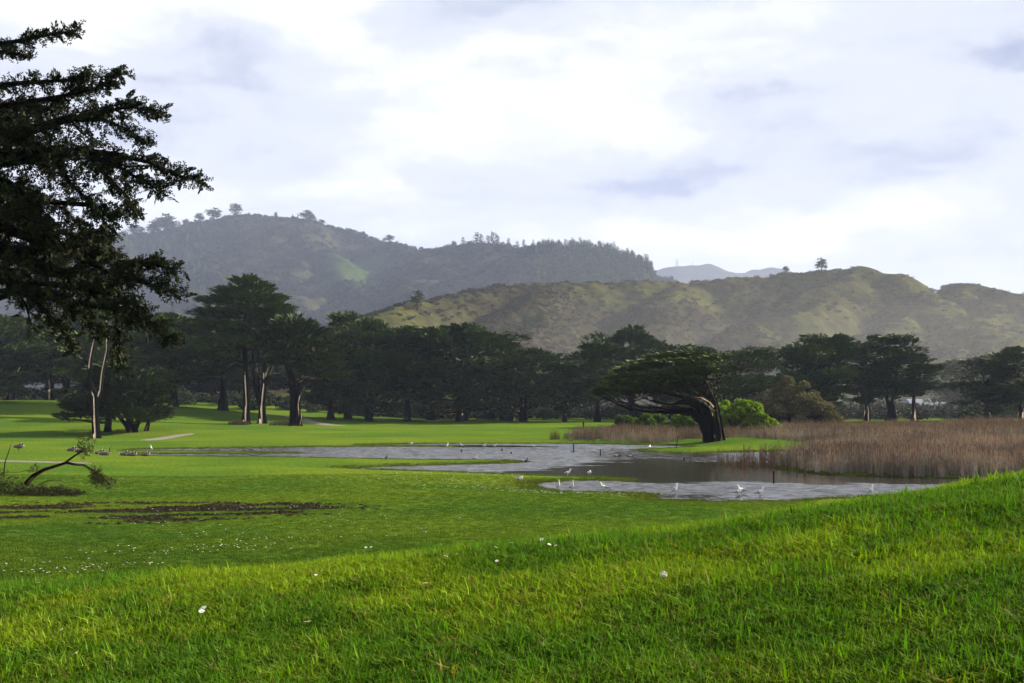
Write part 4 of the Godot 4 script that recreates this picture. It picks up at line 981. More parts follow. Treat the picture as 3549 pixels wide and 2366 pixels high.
func build_flowers() -> void:
	rng.seed = 333
	var fm := leaf_mat("petals", Color(0.5, 0.5, 0.45))
	var acc := daisy_mesh(0.025, 7)
	scatter(acc.mesh(), fm, [[-0.15, 57.00, 3.0, 1.0], [-4.26, 56.00, 3.2, 0.8], [-2.08, 50.00, 2.6, 1.4], [1.67, 46.00, 2.0, 0.5], [4.41, 45.50, 2.2, 0.4], [-0.53, 47.00, 2.6, 0.9], [-6.21, 52.00, 4.0, 1.2]], 480, "clover_flowers", "tiny white flowers drifting across the lawn below the pond")
	scatter(acc.mesh(), fm, [[-10.27, 26.50, 1.3, 0.35], [-9.83, 27.50, 0.8, 0.4], [-8.31, 27.20, 1.2, 0.3], [-7.95, 28.00, 0.7, 0.3], [-12.31, 25.50, 0.9, 0.4], [-11.26, 24.20, 0.9, 0.25], [-9.18, 30.50, 0.9, 0.5], [-6.72, 29.00, 1.0, 0.3], [-10.12, 25.00, 1.0, 0.3], [-10.39, 39.00, 2.0, 1.2], [-11.14, 37.00, 1.6, 0.6], [-7.30, 37.00, 2.6, 1.2], [-5.37, 33.00, 2.0, 1.2], [-10.79, 33.00, 1.4, 0.7], [-3.58, 30.00, 2.0, 1.4]], 210, "clover_flowers", "white clover heads in loose drifts on the left lawn")
	# single flowers on the near rise
	var spots := [[1175, 1250, 0.017], [1245, 1249, 0.016], [1024, 1280, 0.017], [1050, 1277, 0.010], [1140, 1267, 0.014], [1140, 1303, 0.013], [1262, 1275, 0.014], [1275, 1278, 0.013], [976, 1338, 0.016], [727, 1322, 0.012], [840, 1254, 0.011], [852, 1254, 0.011], [86, 1337, 0.016], [469, 1398, 0.020], [464, 1404, 0.018], [708, 1426, 0.018], [143, 1446, 0.010], [175, 1483, 0.017]]
	var where := ["upper left one of the loose group", "right of the upper one in the loose group", "left end of the loose group in the middle", "small bud right of the group's left end", "small, in the middle of the loose group", "lowest of the loose group in the middle", "right end of the loose group, left of two", "right end of the loose group, right of two", "alone below the loose group", "alone left of the middle, near the crest", "left of a tiny pair on the crest", "right of a tiny pair on the crest", "alone at the left edge of the rise", "upper of the close pair on the left", "lower of the close pair on the left", "alone right of the close pair", "smallest, alone near the lower left corner", "nearest the lower left corner"]
	var near_pts := [Vector3(-0.00, 3.08, -9.20), Vector3(0.27, 3.08, -9.20), Vector3(-0.56, 3.06, -8.60), Vector3(-0.47, 3.05, -8.70), Vector3(-0.14, 3.06, -8.90), Vector3(-0.12, 3.06, -8.10), Vector3(0.32, 3.06, -8.70), Vector3(0.37, 3.06, -8.60), Vector3(-0.64, 3.04, -7.50), Vector3(-1.60, 2.96, -8.30), Vector3(-1.41, 2.98, -9.80), Vector3(-1.36, 2.98, -9.80), Vector3(-4.15, 2.79, -8.90), Vector3(-2.09, 2.98, -6.90), Vector3(-2.07, 2.98, -6.80), Vector3(-1.26, 3.03, -6.30), Vector3(-2.87, 2.93, -6.50), Vector3(-2.52, 2.97, -5.90)]
	var white := leaf_mat("petals", Color(0.5, 0.5, 0.45))
	var yellow := mat("flower_eye", lin(0.55, 0.38, 0.03), 0.8)
	var green := mat("flower_stem", lin(0.08, 0.13, 0.02), 0.7)
	for i in near_pts.size():
		var at: Vector3 = near_pts[i]
		var ground := on(at.x, -at.z)
		var tall := clampf(at.y - ground.y, 0.075, 0.14)
		var r: float = spots[i][2] * 1.25
		var o := thing("daisy_flower", "white daisy on the near rise, " + where[i], "flower", ground, "daisies on the near rise")
		var st := Acc.new()
		st.tube([Vector3(0, -0.02, 0), Vector3(0.004, tall * 0.5, 0.002), Vector3(0, tall, 0)], [0.0016, 0.0015, 0.0014], 5)
		part("stem", st.mesh(), green, o)
		var hd := part("petals", daisy_mesh(r, 13).mesh(), white, o)
		hd.position.y = tall
		hd.rotation = Vector3(rf(-0.5, 0.5), rf(0, TAU), rf(-0.5, 0.5))
		var eye := SphereMesh.new()
		eye.radius = r * 0.32; eye.height = r * 0.5; eye.radial_segments = 8; eye.rings = 4
		var e := part("centre", eye, yellow, o)
		e.position.y = tall + r * 0.1
	# the dandelion clock
	var at := Vector3(0.95, 3.18, -6.30)
	var gd := on(at.x, 6.3)
	var o := thing("dandelion_clock", "dandelion seed head on a tall stem standing on the right of the rise", "flower", gd)
	var st := Acc.new()
	st.tube([Vector3(0.004, -0.02, 0), Vector3(0.002, 0.09, 0), Vector3(-0.01, 0.19, 0)], [0.003, 0.0026, 0.0022], 6)
	part("stem", st.mesh(), mat("dandelion_stem", lin(0.30, 0.28, 0.10), 0.6), o)
	var fl := Acc.new()
	for i in 90:
		var dir := in_ball().normalized()
		if dir.y < -0.5: continue
		var side := dir.cross(Vector3(0.3, 0.5, 0.8)).normalized() * 0.0012
		var c := Vector3(-0.01, 0.195, 0)
		fl.tri(c - side, c + dir * 0.019, c + side, Color(0.8, 0.79, 0.76))
		for k in 3:
			var w := (dir.cross(in_ball())).normalized() * 0.007
			fl.tri(c + dir * 0.017, c + dir * 0.021 + w, c + dir * 0.022 + w.rotated(dir, 0.8), Color(0.55, 0.54, 0.5))
	part("seed_head", fl.mesh(), white, o)
	# a bitten-off stalk on the left
	var ps := Vector3(-2.49, 2.96, -7.40)
	var sk := Acc.new()
	sk.tube([Vector3(0, -0.02, 0), Vector3(-0.006, 0.06, 0), Vector3(-0.004, 0.11, 0)], [0.005, 0.004, 0.003], 6)
	sk.tube([Vector3(-0.004, 0.11, 0), Vector3(-0.004, 0.122, 0)], [0.006, 0.004], 6)
	tag(single("plantain_stalk", sk.mesh(), mat("dry_stalk", lin(0.42, 0.27, 0.09), 0.8), on(ps.x, 7.4)), "pale bent plantain stalk on the left of the rise", "plant")
func build_reeds() -> void:
	rng.seed = 777
	var acc := Acc.new()
	for i in 9:
		var a := rf(0, TAU)
		var b := Vector3(cos(a), 0, sin(a)) * 0.28 * rng.randf()
		var l := rf(0.55, 1.05)
		var lean := Vector3(rf(-0.25, 0.15), 1.0, rf(-0.2, 0.2)).normalized()
		var side := Vector3(rf(-1, 1), 0, rf(-1, 1)).normalized() * rf(0.008, 0.018)
		var t := b + lean * l
		var col := Color(1, 1, 1) * rf(0.65, 1.3)
		acc.tri(b - side, t, b + side, col)
		var w := side.rotated(Vector3.UP, 1.5)
		acc.tri(b - w, t, b + w, col)
		if i < 4:
			var k := b + lean * l * rf(0.4, 0.8)
			var br := Vector3(rf(-0.5, 0.3), rf(-0.35, 0.3), rf(-0.4, 0.4)) * 0.5
			acc.tri(k, k + br, k + side * 1.6, col * rf(0.8, 1.2))
		if i < 3:
			acc.tri(t - side * 1.3 - lean * 0.16, t + lean * 0.02, t + side * 1.3 - lean * 0.16, col * Color(0.6, 0.5, 0.42))
	var mesh := acc.mesh()
	var buf := PackedFloat32Array()
	var nearbed := PackedVector2Array([Vector2(17.52, 65.17), Vector2(18.47, 58.82), Vector2(22.38, 56.25), Vector2(30.20, 55.04), Vector2(46.34, 70.54), Vector2(89.73, 145.91), Vector2(67.41, 152.44), Vector2(40.57, 107.56), Vector2(28.42, 87.37), Vector2(23.20, 78.65), Vector2(19.86, 71.52)])
	var farbed := PackedVector2Array([Vector2(4.81, 102.19), Vector2(10.35, 98.27), Vector2(15.82, 95.52), Vector2(18.89, 103.22), Vector2(23.34, 103.22), Vector2(24.07, 95.52), Vector2(28.66, 88.12), Vector2(41.00, 108.70), Vector2(70.82, 145.91), Vector2(52.67, 148.02), Vector2(33.75, 136.19), Vector2(24.29, 132.66), Vector2(16.11, 136.19), Vector2(11.11, 126.12), Vector2(7.06, 113.52)])
	for i in 70000:
		var d := rf(54.0, 150.0)
		if rng.randf() < 0.35: d = rf(54.0, 75.0)
		var x := rf(-2.0, 92.0)
		var q := Vector2(x, d)
		var e := edge_distance(q, nearbed) + fine.get_noise_2d(x * 1.2, d * 1.2) * 1.6
		var f := edge_distance(q, farbed) + fine.get_noise_2d(x * 1.2, d * 1.2) * 1.4
		if e > 0.0 and f > 0.0: continue
		if e > 0.0 and rng.randf() < 0.25: continue
		var dense := sst(0.0, -1.5, minf(e, f))
		if rng.randf() > 0.35 + 0.65 * dense: continue
		var tall := (1.32 if e < 0.0 else 1.15) * (0.75 + 0.25 * dense) * rf(0.6, 1.3) * (1.0 + 0.4 * soft.get_noise_2d(x * 4.0, d * 4.0))
		var a := fine.get_noise_2d(x * 0.8 + 50.0, d * 0.8)
		var col := Color(0.20, 0.172, 0.140).lerp(Color(0.41, 0.36, 0.295), sst(-0.4, 0.4, a + rf(-0.3, 0.3)))
		if d > 105.0: col = col.lerp(Color(0.19, 0.14, 0.07), 0.5)
		put(buf, Vector3(x, maxf(g(x, d), -0.1) - 0.03, -d), Basis(Vector3.UP, rf(0, TAU)).scaled(Vector3(1.2, tall, 1.2)), tone(col, 0.2))
	# sparse stems standing in the shallows
	for i in 200:
		var q: Vector2 = [Vector2(16.25, 66.86), Vector2(18.67, 70.54), Vector2(21.36, 75.75), Vector2(14.90, 66.00), Vector2(18.57, 63.95)][i % 5]
		var x := q.x + rng.randfn(0.0, 1.3); var d := q.y + rng.randfn(0.0, 2.6)
		put(buf, Vector3(x, -0.1, -d), Basis(Vector3.UP, rf(0, TAU)).scaled(Vector3(0.8, rf(0.8, 1.7), 0.8)), tone(Color(0.17, 0.12, 0.08), 0.25))
	var rm := leaf_mat("reed_straw", Color(0.35, 0.3, 0.22))
	stuff("reeds", mesh, rm, buf, "dense bed of dry brown reeds around the pond's right side", "reeds")
	# a lone tuft at the bed's left end
	var one := Acc.new()
	for i in 60: 
		var b := Vector3(rf(-0.5, 0.5), -0.05, rf(-0.4, 0.4))
		one.tri(b - Vector3(0.02, 0, 0), b + Vector3(rf(-0.25, 0.25), rf(0.7, 1.35), rf(-0.2, 0.2)), b + Vector3(0.02, 0, 0), tone(Color(0.12, 0.075, 0.045), 0.3))
	tag(single("reed_clump", one.mesh(), rm, on(4.37, 103.00)), "small separate clump of brown reeds left of the reed bed", "reeds")

# ---------------------------------------------------------------- paths, bare earth
func strip(called: String, pts: Array, w: float, m: Material, label: String, lift := 0.05) -> void:
	var c := Curve3D.new()
	for p in pts: c.add_point(Vector3(p.x, 0, -p.y))
	for i in range(1, pts.size() - 1):
		var t: Vector2 = (pts[i + 1] - pts[i - 1]) * 0.18
		c.set_point_in(i, Vector3(-t.x, 0, t.y)); c.set_point_out(i, Vector3(t.x, 0, -t.y))
	var total := c.get_baked_length()
	var n := int(total / 0.6) + 2
	var acc := Acc.new()
	var prev := []
	for i in n:
		var s := total * i / (n - 1)
		var p := c.sample_baked(s)
		var q := c.sample_baked(minf(s + 0.3, total))
		if i == n - 1: q = p + (p - c.sample_baked(s - 0.3))
		var side := (q - p).cross(Vector3.UP).normalized()
		var wob := w * (0.5 + 0.08 * fine.get_noise_2d(s * 3.0, 4.0)) * minf(1.0, 0.25 + minf(s, total - s) / 2.0)
		var row := []
		for k in 5:
			var e := p + side * wob * (k / 2.0 - 1.0)
			row.push_back(on(e.x, -e.z, lift - 0.02 * absf(k - 2.0)))
		if i > 0:
			for k in 4:
				acc.tri(prev[k], prev[k + 1], row[k], Color.WHITE); acc.tri(row[k], prev[k + 1], row[k + 1], Color.WHITE)
		prev = row
	setting(called, acc.mesh(), m, label)
func build_paths() -> void:
	var pm := mat("path_gravel", lin(0.15, 0.13, 0.11), 0.95, noise_tex(256, 0.05, 44, grey(0.75, 1.0), 4), Vector3.ONE / 3.0)
	strip("golf_path", [Vector2(-24.74, 148.40), Vector2(-27.33, 152.07), Vector2(-31.33, 159.03), Vector2(-36.08, 168.38), Vector2(-39.61, 171.02), Vector2(-42.01, 168.80)], 2.6, pm, "pale gravel path curving behind the twin-trunk cypress")
	strip("golf_path", [Vector2(-36.61, 100.27), Vector2(-36.55, 105.03), Vector2(-36.93, 111.67), Vector2(-36.65, 115.32)], 2.0, pm, "short stretch of pale path near the low dark cypress")
	strip("golf_path", [Vector2(-38.58, 69.05), Vector2(-33.79, 66.65), Vector2(-31.34, 65.73), Vector2(-28.95, 64.84), Vector2(-26.41, 63.76)], 1.3, pm, "thin pale path edge beside the geese at the far left", 0.04)
	var sm := mat("path_earth", lin(0.16, 0.115, 0.09), 0.95, noise_tex(256, 0.05, 45, grey(0.7, 1.0), 4), Vector3.ONE / 3.0)
	strip("bare_patch", [Vector2(-106.75, 223.28), Vector2(-112.26, 247.07), Vector2(-112.52, 263.95)], 7.0, sm, "brown worn earth patch on the left bank", 0.08)
	# torn dark earth in the left lawn
	rng.seed = 52
	var acc := Acc.new()
	for i in 26000:
		var x := -15.5 + rf(-11.0, 11.0)
		var d := 37.3 + rf(-4.2, 4.2)
		var mdn := mudness(x, d)
		if rng.randf() > mdn * 0.85: continue
		var r := rf(0.06, 0.26)
		var c := on(x, d, 0.015)
		var a := rf(0, TAU)
		var k := tone(Color(0.020, 0.0165, 0.0125), 0.5)
		var top := c + Vector3(rf(-0.02, 0.02), rf(0.005, 0.05), rf(-0.02, 0.02))
		for j in 4: acc.tri(top, c + Vector3(cos(a + j * 1.57), 0, sin(a + j * 1.57)) * r - Vector3(0, 0.03, 0), c + Vector3(cos(a + j * 1.57 + 1.57), 0, sin(a + j * 1.57 + 1.57)) * r - Vector3(0, 0.03, 0), k)
	var em := mat("earth", Color.WHITE, 1.0, null, Vector3.ONE, true)
	em.specular_mode = BaseMaterial3D.SPECULAR_DISABLED
	var o := single("bare_earth", acc.mesh(), em)
	o.set_meta("kind", "stuff")
	tag(o, "torn dark muddy earth in the lawn at left", "earth")

# ---------------------------------------------------------------- the fallen branch and brush
func build_brush() -> void:
	rng.seed = 64
	var D := 45.0
	var base := on(-21.72, 45.00)
	var o := thing("fallen_branch", "broken branch propped up like an arch on the brush pile at left", "branch", base)
	var red := mat("fresh_wood", lin(0.30, 0.15, 0.085), 0.85, noise_tex(256, 0.05, 31, grey(0.55, 1.0), 5), Vector3(2, 2, 2), false, false)
	var acc := Acc.new()
	var p := func(q: Vector3) -> Vector3: return q - base
	acc.tube([p.call(Vector3(-21.62, 0.59, -45.00)), p.call(Vector3(-21.28, 0.98, -45.00)), p.call(Vector3(-20.77, 1.27, -45.00)), p.call(Vector3(-20.28, 1.42, -45.00)), p.call(Vector3(-19.86, 1.55, -45.00))], [0.11, 0.10, 0.085, 0.07, 0.06], 7, Color.WHITE, 0.1)
	part("bough", acc.mesh(), red, o)
	var b := Acc.new()
	b.tube([p.call(Vector3(-19.90, 1.55, -45.00)), p.call(Vector3(-19.48, 1.86, -45.00)), p.call(Vector3(-19.18, 2.06, -45.00)), p.call(Vector3(-19.07, 2.36, -45.10))], [0.05, 0.04, 0.03, 0.015], 6)
	b.tube([p.call(Vector3(-19.86, 1.55, -45.00)), p.call(Vector3(-19.43, 1.48, -44.90)), p.call(Vector3(-19.04, 1.45, -44.90)), p.call(Vector3(-18.61, 1.24, -44.80)), p.call(Vector3(-18.22, 0.99, -44.80)), p.call(Vector3(-17.82, 0.59, -44.80))], [0.06, 0.055, 0.05, 0.045, 0.04, 0.025], 6)
	b.tube([p.call(Vector3(-22.74, 0.90, -45.20)), p.call(Vector3(-22.68, 1.58, -45.20)), p.call(Vector3(-22.53, 2.01, -45.20)), p.call(Vector3(-22.43, 2.41, -45.20))], [0.03, 0.024, 0.018, 0.008], 5)
	b.tube([p.call(Vector3(-21.02, 0.57, -44.80)), p.call(Vector3(-20.53, 0.78, -44.80)), p.call(Vector3(-19.94, 0.79, -44.70)), p.call(Vector3(-19.66, 0.66, -44.60))], [0.022, 0.02, 0.014, 0.008], 5)
	b.tube([p.call(Vector3(-22.60, 1.13, -45.00)), p.call(Vector3(-21.93, 1.13, -45.00)), p.call(Vector3(-21.10, 1.32, -45.00))], [0.016, 0.014, 0.008], 5)
	part("side_branches", b.mesh(), bark("dark_bark"), o)
	var f := Acc.new()
	var leafy_bits := [[Vector3(-19.05, 2.40, -45.10), 0.42, 0.62, 110], [Vector3(-19.18, 2.01, -45.10), 0.22, 0.3, 26], [Vector3(-18.41, 0.91, -44.80), 0.35, 0.42, 120], [Vector3(-18.05, 0.72, -44.80), 0.55, 0.3, 110], [Vector3(-21.21, 1.30, -45.00), 0.24, 0.16, 26], [Vector3(-18.49, 1.13, -44.80), 0.2, 0.3, 40]]
	for q in leafy_bits:
		for i in int(q[3]):
			var r := in_ball()
			f.stamp(Transform3D(aim(Vector3(rf(-1, 1), rf(-1, 1), rf(-1, 1)), rf(0.12, 0.24)), p.call(q[0]) + Vector3(r.x * q[1], r.y * q[2], r.z * 0.35)), twig, tone(Color(0.04, 0.042, 0.013), 0.4))
	part("withered_foliage", f.mesh(), needles(), o)
	# the heap of torn twigs it lies on
	var h := thing("brush_pile", "low dark heap of torn twigs under the arched branch", "brush", on(-21.82, 44.40))
	var tw := Acc.new(); var lv := Acc.new()
	for i in 120:
		var x := rf(-1.6, 2.6)
		var a := Vector3(x, rf(0.0, 0.35) * maxf(0.15, 1.0 - maxf(0.0, x) / 2.8), rf(-0.7, 0.7))
		tw.tube([a, a + Vector3(rf(-0.4, 0.4), rf(-0.1, 0.25), rf(-0.3, 0.3))], [0.012, 0.005], 4)
	for i in 900:
		var x := rf(-2.0, 3.0)
		var hh := 0.85 * exp(-pow((x + 1.2) / 1.0, 2.0)) + 0.32 * sst(3.1, 1.5, x)
		var r := rf(0.14, 0.26)
		lv.stamp(Transform3D(aim(Vector3(rf(-1, 1), rf(-0.6, 0.8), rf(-1, 1)), r), Vector3(x, hh * rng.randf() - 0.04, rf(-0.9, 0.9))), twig, tone(Color(0.028, 0.027, 0.010), 0.5))
	part("twigs", tw.mesh(), bark("dark_bark"), h)
	part("leaf_litter", lv.mesh(), needles(), h)

# ---------------------------------------------------------------- birds
# a body lofted along a spine in the bird's own x-y plane: [x, y, half width, half height, colour]
func loft(rings: Array, legs := []) -> ArrayMesh:
	var acc := Acc.new()
	var S := 10
	var prev := []
	for i in rings.size():
		var q = rings[i]
		var p := Vector3(q[0], q[1], 0)
		var a = rings[maxi(i - 1, 0)]; var b = rings[mini(i + 1, rings.size() - 1)]
		var t := Vector3(b[0] - a[0], b[1] - a[1], 0).normalized()
		var up := Vector3(-t.y, t.x, 0)
		var row := []
		for k in S:
			var an := TAU * k / S
			row.push_back([p + up * cos(an) * q[3] + Vector3.BACK * sin(an) * q[2], up * cos(an) + Vector3.BACK * sin(an)])
		if i > 0:
			for k in S:
				var r0 = prev[k]; var r1 = prev[(k + 1) % S]; var r2 = row[k]; var r3 = row[(k + 1) % S]
				for e in [r0, r2, r1, r1, r2, r3]:
					acc.v.push_back(e[0]); acc.n.push_back(e[1]); acc.c.push_back(q[4])
		prev = row
	for l in legs: acc.tube(l[0], l[1], 5, l[2])
	return acc.mesh()
func goose_mesh(pose: int) -> ArrayMesh:
	var brown := Color(0.10, 0.075, 0.055); var pale := Color(0.30, 0.25, 0.20); var black := Color(0.012, 0.012, 0.012); var white := Color(0.7, 0.68, 0.65)
	var y := 0.16 if pose != 2 else 0.42
	var body := [[-0.56, y + 0.02, 0.012, 0.01, black], [-0.46, y + 0.02, 0.05, 0.03, black], [-0.38, y + 0.01, 0.09, 0.07, white], [-0.25, y + 0.01, 0.14, 0.12, brown], [-0.08, y + 0.01, 0.17, 0.155, brown], [0.1, y + 0.01, 0.17, 0.16, brown], [0.24, y + 0.02, 0.14, 0.14, brown], [0.33, y + 0.05, 0.1, 0.11, pale]]
	if pose == 0:
		body.append_array([[0.37, y + 0.14, 0.06, 0.07, pale], [0.385, y + 0.22, 0.042, 0.045, black], [0.385, y + 0.36, 0.034, 0.036, black], [0.39, y + 0.45, 0.034, 0.036, black], [0.41, y + 0.5, 0.042, 0.045, black], [0.45, y + 0.53, 0.044, 0.045, white], [0.49, y + 0.53, 0.034, 0.034, black], [0.53, y + 0.515, 0.022, 0.018, black], [0.575, y + 0.505, 0.012, 0.008, black]])
	else:
		body.append_array([[0.34, y + 0.13, 0.07, 0.07, pale], [0.31, y + 0.2, 0.05, 0.05, black], [0.24, y + 0.235, 0.046, 0.045, black], [0.16, y + 0.225, 0.046, 0.045, white], [0.09, y + 0.2, 0.036, 0.034, black], [0.02, y + 0.185, 0.014, 0.01, black]])
	var legs := []
	if pose == 2: legs = [[[Vector3(0.02, y - 0.1, 0.05), Vector3(0.03, 0.2, 0.05), Vector3(0.01, -0.02, 0.05)], [0.03, 0.014, 0.016], black]]
	return loft(body, legs)
func gull_mesh(pose: int) -> ArrayMesh:
	var w := Color(0.62, 0.62, 0.62); var gy := Color(0.20, 0.21, 0.23); var bk := Color(0.02, 0.02, 0.02); var yl := Color(0.5, 0.32, 0.04)
	var y := 0.2
	var body: Array
	if pose == 0: # standing, side on
		body = [[-0.34, y + 0.0, 0.008, 0.008, bk], [-0.24, y + 0.02, 0.03, 0.02, bk], [-0.16, y + 0.03, 0.06, 0.05, gy], [-0.04, y + 0.05, 0.085, 0.085, gy], [0.07, y + 0.07, 0.08, 0.09, w], [0.14, y + 0.12, 0.055, 0.065, w], [0.17, y + 0.18, 0.04, 0.042, w], [0.18, y + 0.23, 0.038, 0.04, w], [0.2, y + 0.265, 0.042, 0.042, w], [0.235, y + 0.275, 0.034, 0.034, w], [0.265, y + 0.268, 0.016, 0.016, yl], [0.31, y + 0.258, 0.006, 0.007, yl]]
	elif pose == 1: # alert, upright
		body = [[-0.26, y - 0.07, 0.008, 0.008, bk], [-0.18, y - 0.03, 0.03, 0.02, bk], [-0.11, y + 0.01, 0.06, 0.05, gy], [-0.03, y + 0.07, 0.085, 0.08, gy], [0.04, y + 0.13, 0.08, 0.08, w], [0.07, y + 0.21, 0.055, 0.055, w], [0.08, y + 0.28, 0.04, 0.04, w], [0.085, y + 0.32, 0.04, 0.042, w], [0.105, y + 0.345, 0.04, 0.04, w], [0.14, y + 0.345, 0.03, 0.03, w], [0.165, y + 0.338, 0.014, 0.014, yl], [0.2, y + 0.328, 0.006, 0.006, yl]]
	else: # head tucked
		body = [[-0.34, y + 0.03, 0.008, 0.008, bk], [-0.24, y + 0.04, 0.03, 0.02, bk], [-0.16, y + 0.04, 0.06, 0.05, gy], [-0.04, y + 0.05, 0.085, 0.085, gy], [0.07, y + 0.06, 0.085, 0.09, w], [0.13, y + 0.09, 0.06, 0.07, w], [0.13, y + 0.15, 0.045, 0.045, w], [0.09, y + 0.17, 0.042, 0.042, w], [0.04, y + 0.15, 0.025, 0.025, w], [0.0, y + 0.14, 0.008, 0.008, yl]]
	return loft(body, [[[Vector3(0.02, y - 0.02, 0.03), Vector3(0.03, 0.1, 0.03), Vector3(0.02, -0.04, 0.03)], [0.012, 0.007, 0.008], yl], [[Vector3(0.02, y - 0.02, -0.03), Vector3(0.03, 0.1, -0.03), Vector3(0.03, -0.04, -0.03)], [0.012, 0.007, 0.008], yl]])
func duck_mesh() -> ArrayMesh:
	var br := Color(0.09, 0.07, 0.05); var lt := Color(0.3, 0.27, 0.22); var gn := Color(0.01, 0.03, 0.018); var yl := Color(0.3, 0.25, 0.05)
	return loft([[-0.3, 0.1, 0.01, 0.01, br], [-0.22, 0.07, 0.05, 0.03, br], [-0.1, 0.05, 0.1, 0.08, br], [0.06, 0.05, 0.11, 0.09, lt], [0.17, 0.07, 0.08, 0.08, br], [0.21, 0.13, 0.045, 0.05, gn], [0.22, 0.19, 0.036, 0.038, gn], [0.24, 0.235, 0.045, 0.045, gn], [0.28, 0.24, 0.036, 0.034, gn], [0.315, 0.23, 0.022, 0.013, yl], [0.355, 0.224, 0.014, 0.006, yl]])
func build_birds() -> void:
	var bm := mat("plumage", Color.WHITE, 0.75, null, Vector3.ONE, true)
	var gz := [goose_mesh(0), goose_mesh(1), goose_mesh(2)]
	var geese := [
		[Vector2(-38.00, 77.76), 2, 0.0, "goose standing on one leg, head tucked, at the far left"], [Vector2(-34.31, 78.70), 1, 0.15, "goose lying with head tucked, left of a close pair"], [Vector2(-33.14, 77.46), 0, 0.0, "goose lying with neck raised, right of a close pair"],
		[Vector2(-31.38, 76.85), 1, 0.3, "goose lying half hidden behind the tall-necked goose"], [Vector2(-30.30, 75.08), 0, 0.05, "goose lying with neck held highest, white cheek showing"],
		[Vector2(-29.23, 76.25), 1, 0.2, "goose lying with head tucked, left of the overlapping pair"], [Vector2(-28.26, 75.08), 1, -0.1, "goose lying with head tucked, right of the overlapping pair"], [Vector2(-27.26, 75.08), 1, -0.3, "rightmost goose, lying beside the water's tip"]]
	for q in geese:
		var o := tag(single("goose", gz[q[1]], bm, on(q[0].x, q[0].y, -0.03)), q[3], "goose", "geese resting on the lawn")
		o.rotation.y = q[2]
		if q[1] == 1: o.scale = Vector3.ONE * 0.95
	var gl := [gull_mesh(0), gull_mesh(1), gull_mesh(2)]
	var gulls := [
		[Vector2(2.24, 49.01), 1, -1.2, "gull standing upright in the shallows, leftmost of the near row"], [Vector2(2.88, 48.78), 1, -0.9, "gull standing upright in the shallows, second of the near row"], [Vector2(4.41, 48.32), 0, 2.9, "gull facing left at the left end of the bright ripples"],
		[Vector2(7.58, 47.00), 1, 0.5, "gull standing alone in front of the bright ripples"], [Vector2(10.24, 45.95), 2, 0.2, "gull bending low, left of three gulls by the rise"], [Vector2(10.63, 46.78), 0, 2.9, "gull facing left behind the bending gull by the rise"], [Vector2(11.18, 45.74), 0, 0.3, "gull facing right, rightmost of three by the rise"],
		[Vector2(0.40, 52.05), 2, 0.2, "gull on the lawn with head down, left of the near spit"], [Vector2(3.07, 56.20), 0, 0.2, "gull preening on the narrow near spit"], [Vector2(4.33, 56.85), 2, -1.0, "round-looking gull standing on the near spit"],
		[Vector2(-2.51, 69.41), 0, 0.2, "gull standing on the tip of the long grass spit"], [Vector2(-30.44, 85.21), 1, 2.6, "small gull left of the water's upper left tip"],
		[Vector2(-9.47, 94.63), 2, 0.0, "distant gull crouching in the far strip of water"], [Vector2(-5.80, 90.22), 1, 0.6, "distant gull on the far bank, leftmost of five"], [Vector2(-4.48, 91.03), 0, 2.7, "distant gull on the far bank, second of five"], [Vector2(-2.49, 90.22), 0, 0.4, "distant gull on the far bank, third of five"], [Vector2(-1.56, 90.22), 0, 0.2, "distant gull on the far bank, fourth of five"], [Vector2(1.97, 89.66), 0, 2.9, "distant gull standing in the water right of the far bank gulls"], [Vector2(11.93, 87.52), 2, 1.0, "distant white gull near the grassy point"], [Vector2(16.43, 46.34), 1, 0.4, "gull half hidden behind the crest of the rise"]]
	for q in gulls:
		var at := Vector3(q[0].x, maxf(g(q[0].x, q[0].y), -0.03) - 0.01, -q[0].y)
		var o := tag(single("gull", gl[q[1]], bm, at), q[3], "gull", "gulls around the pond")
		o.rotation.y = q[2]
		o.scale = Vector3.ONE * 0.9
	var dk := duck_mesh()
	var ducks := [[Vector2(0.82, 70.06), 0.0, "dark-headed duck swimming in the open water"], [Vector2(-9.01, 70.89), 0.3, "dark duck resting at the edge of the long spit"], [Vector2(7.99, 76.88), 0.1, "brown duck swimming left of a second duck near the point"], [Vector2(8.95, 76.31), 2.9, "small duck swimming close to the red stake by the point"]]
	for q in ducks:
		var o := tag(single("duck", dk, bm, Vector3(q[0].x, maxf(0.0, g(q[0].x, q[0].y)), -q[0].y)), q[2], "duck", "ducks on the pond")
		o.rotation.y = q[1]

# ---------------------------------------------------------------- stakes, posts, logs, signs
func stake(called: String, at: Vector2, h: float, r: float, col: String, cap: String, label: String, tilt := 0.0) -> void:
	var base := Vector3(at.x, minf(g(at.x, at.y), 0.4) - 0.25, -at.y)
	var o := thing(called, label, "stake", base, "marker stakes in and around the pond")
	o.rotation.z = tilt
	var red := mat("stake_red", lin(0.42, 0.03, 0.025), 0.6)
	var wood := mat("stake_wood", lin(0.10, 0.07, 0.05), 0.9)
	var a := Acc.new()
	a.tube([Vector3.ZERO, Vector3(0, h * 0.5, 0), Vector3(0, h + 0.2, 0)], [r, r, r * 0.96], 8)
	part("shaft", a.mesh(), red if col == "red" else wood, o)
	var b := Acc.new()
	b.tube([Vector3(0, h + 0.2, 0), Vector3(0, h + 0.27, 0), Vector3(0, h + 0.29, 0)], [r * 1.06, r * 1.02, r * 0.5], 8)
	part("cap", b.mesh(), wood if cap == "dark" else red, o)
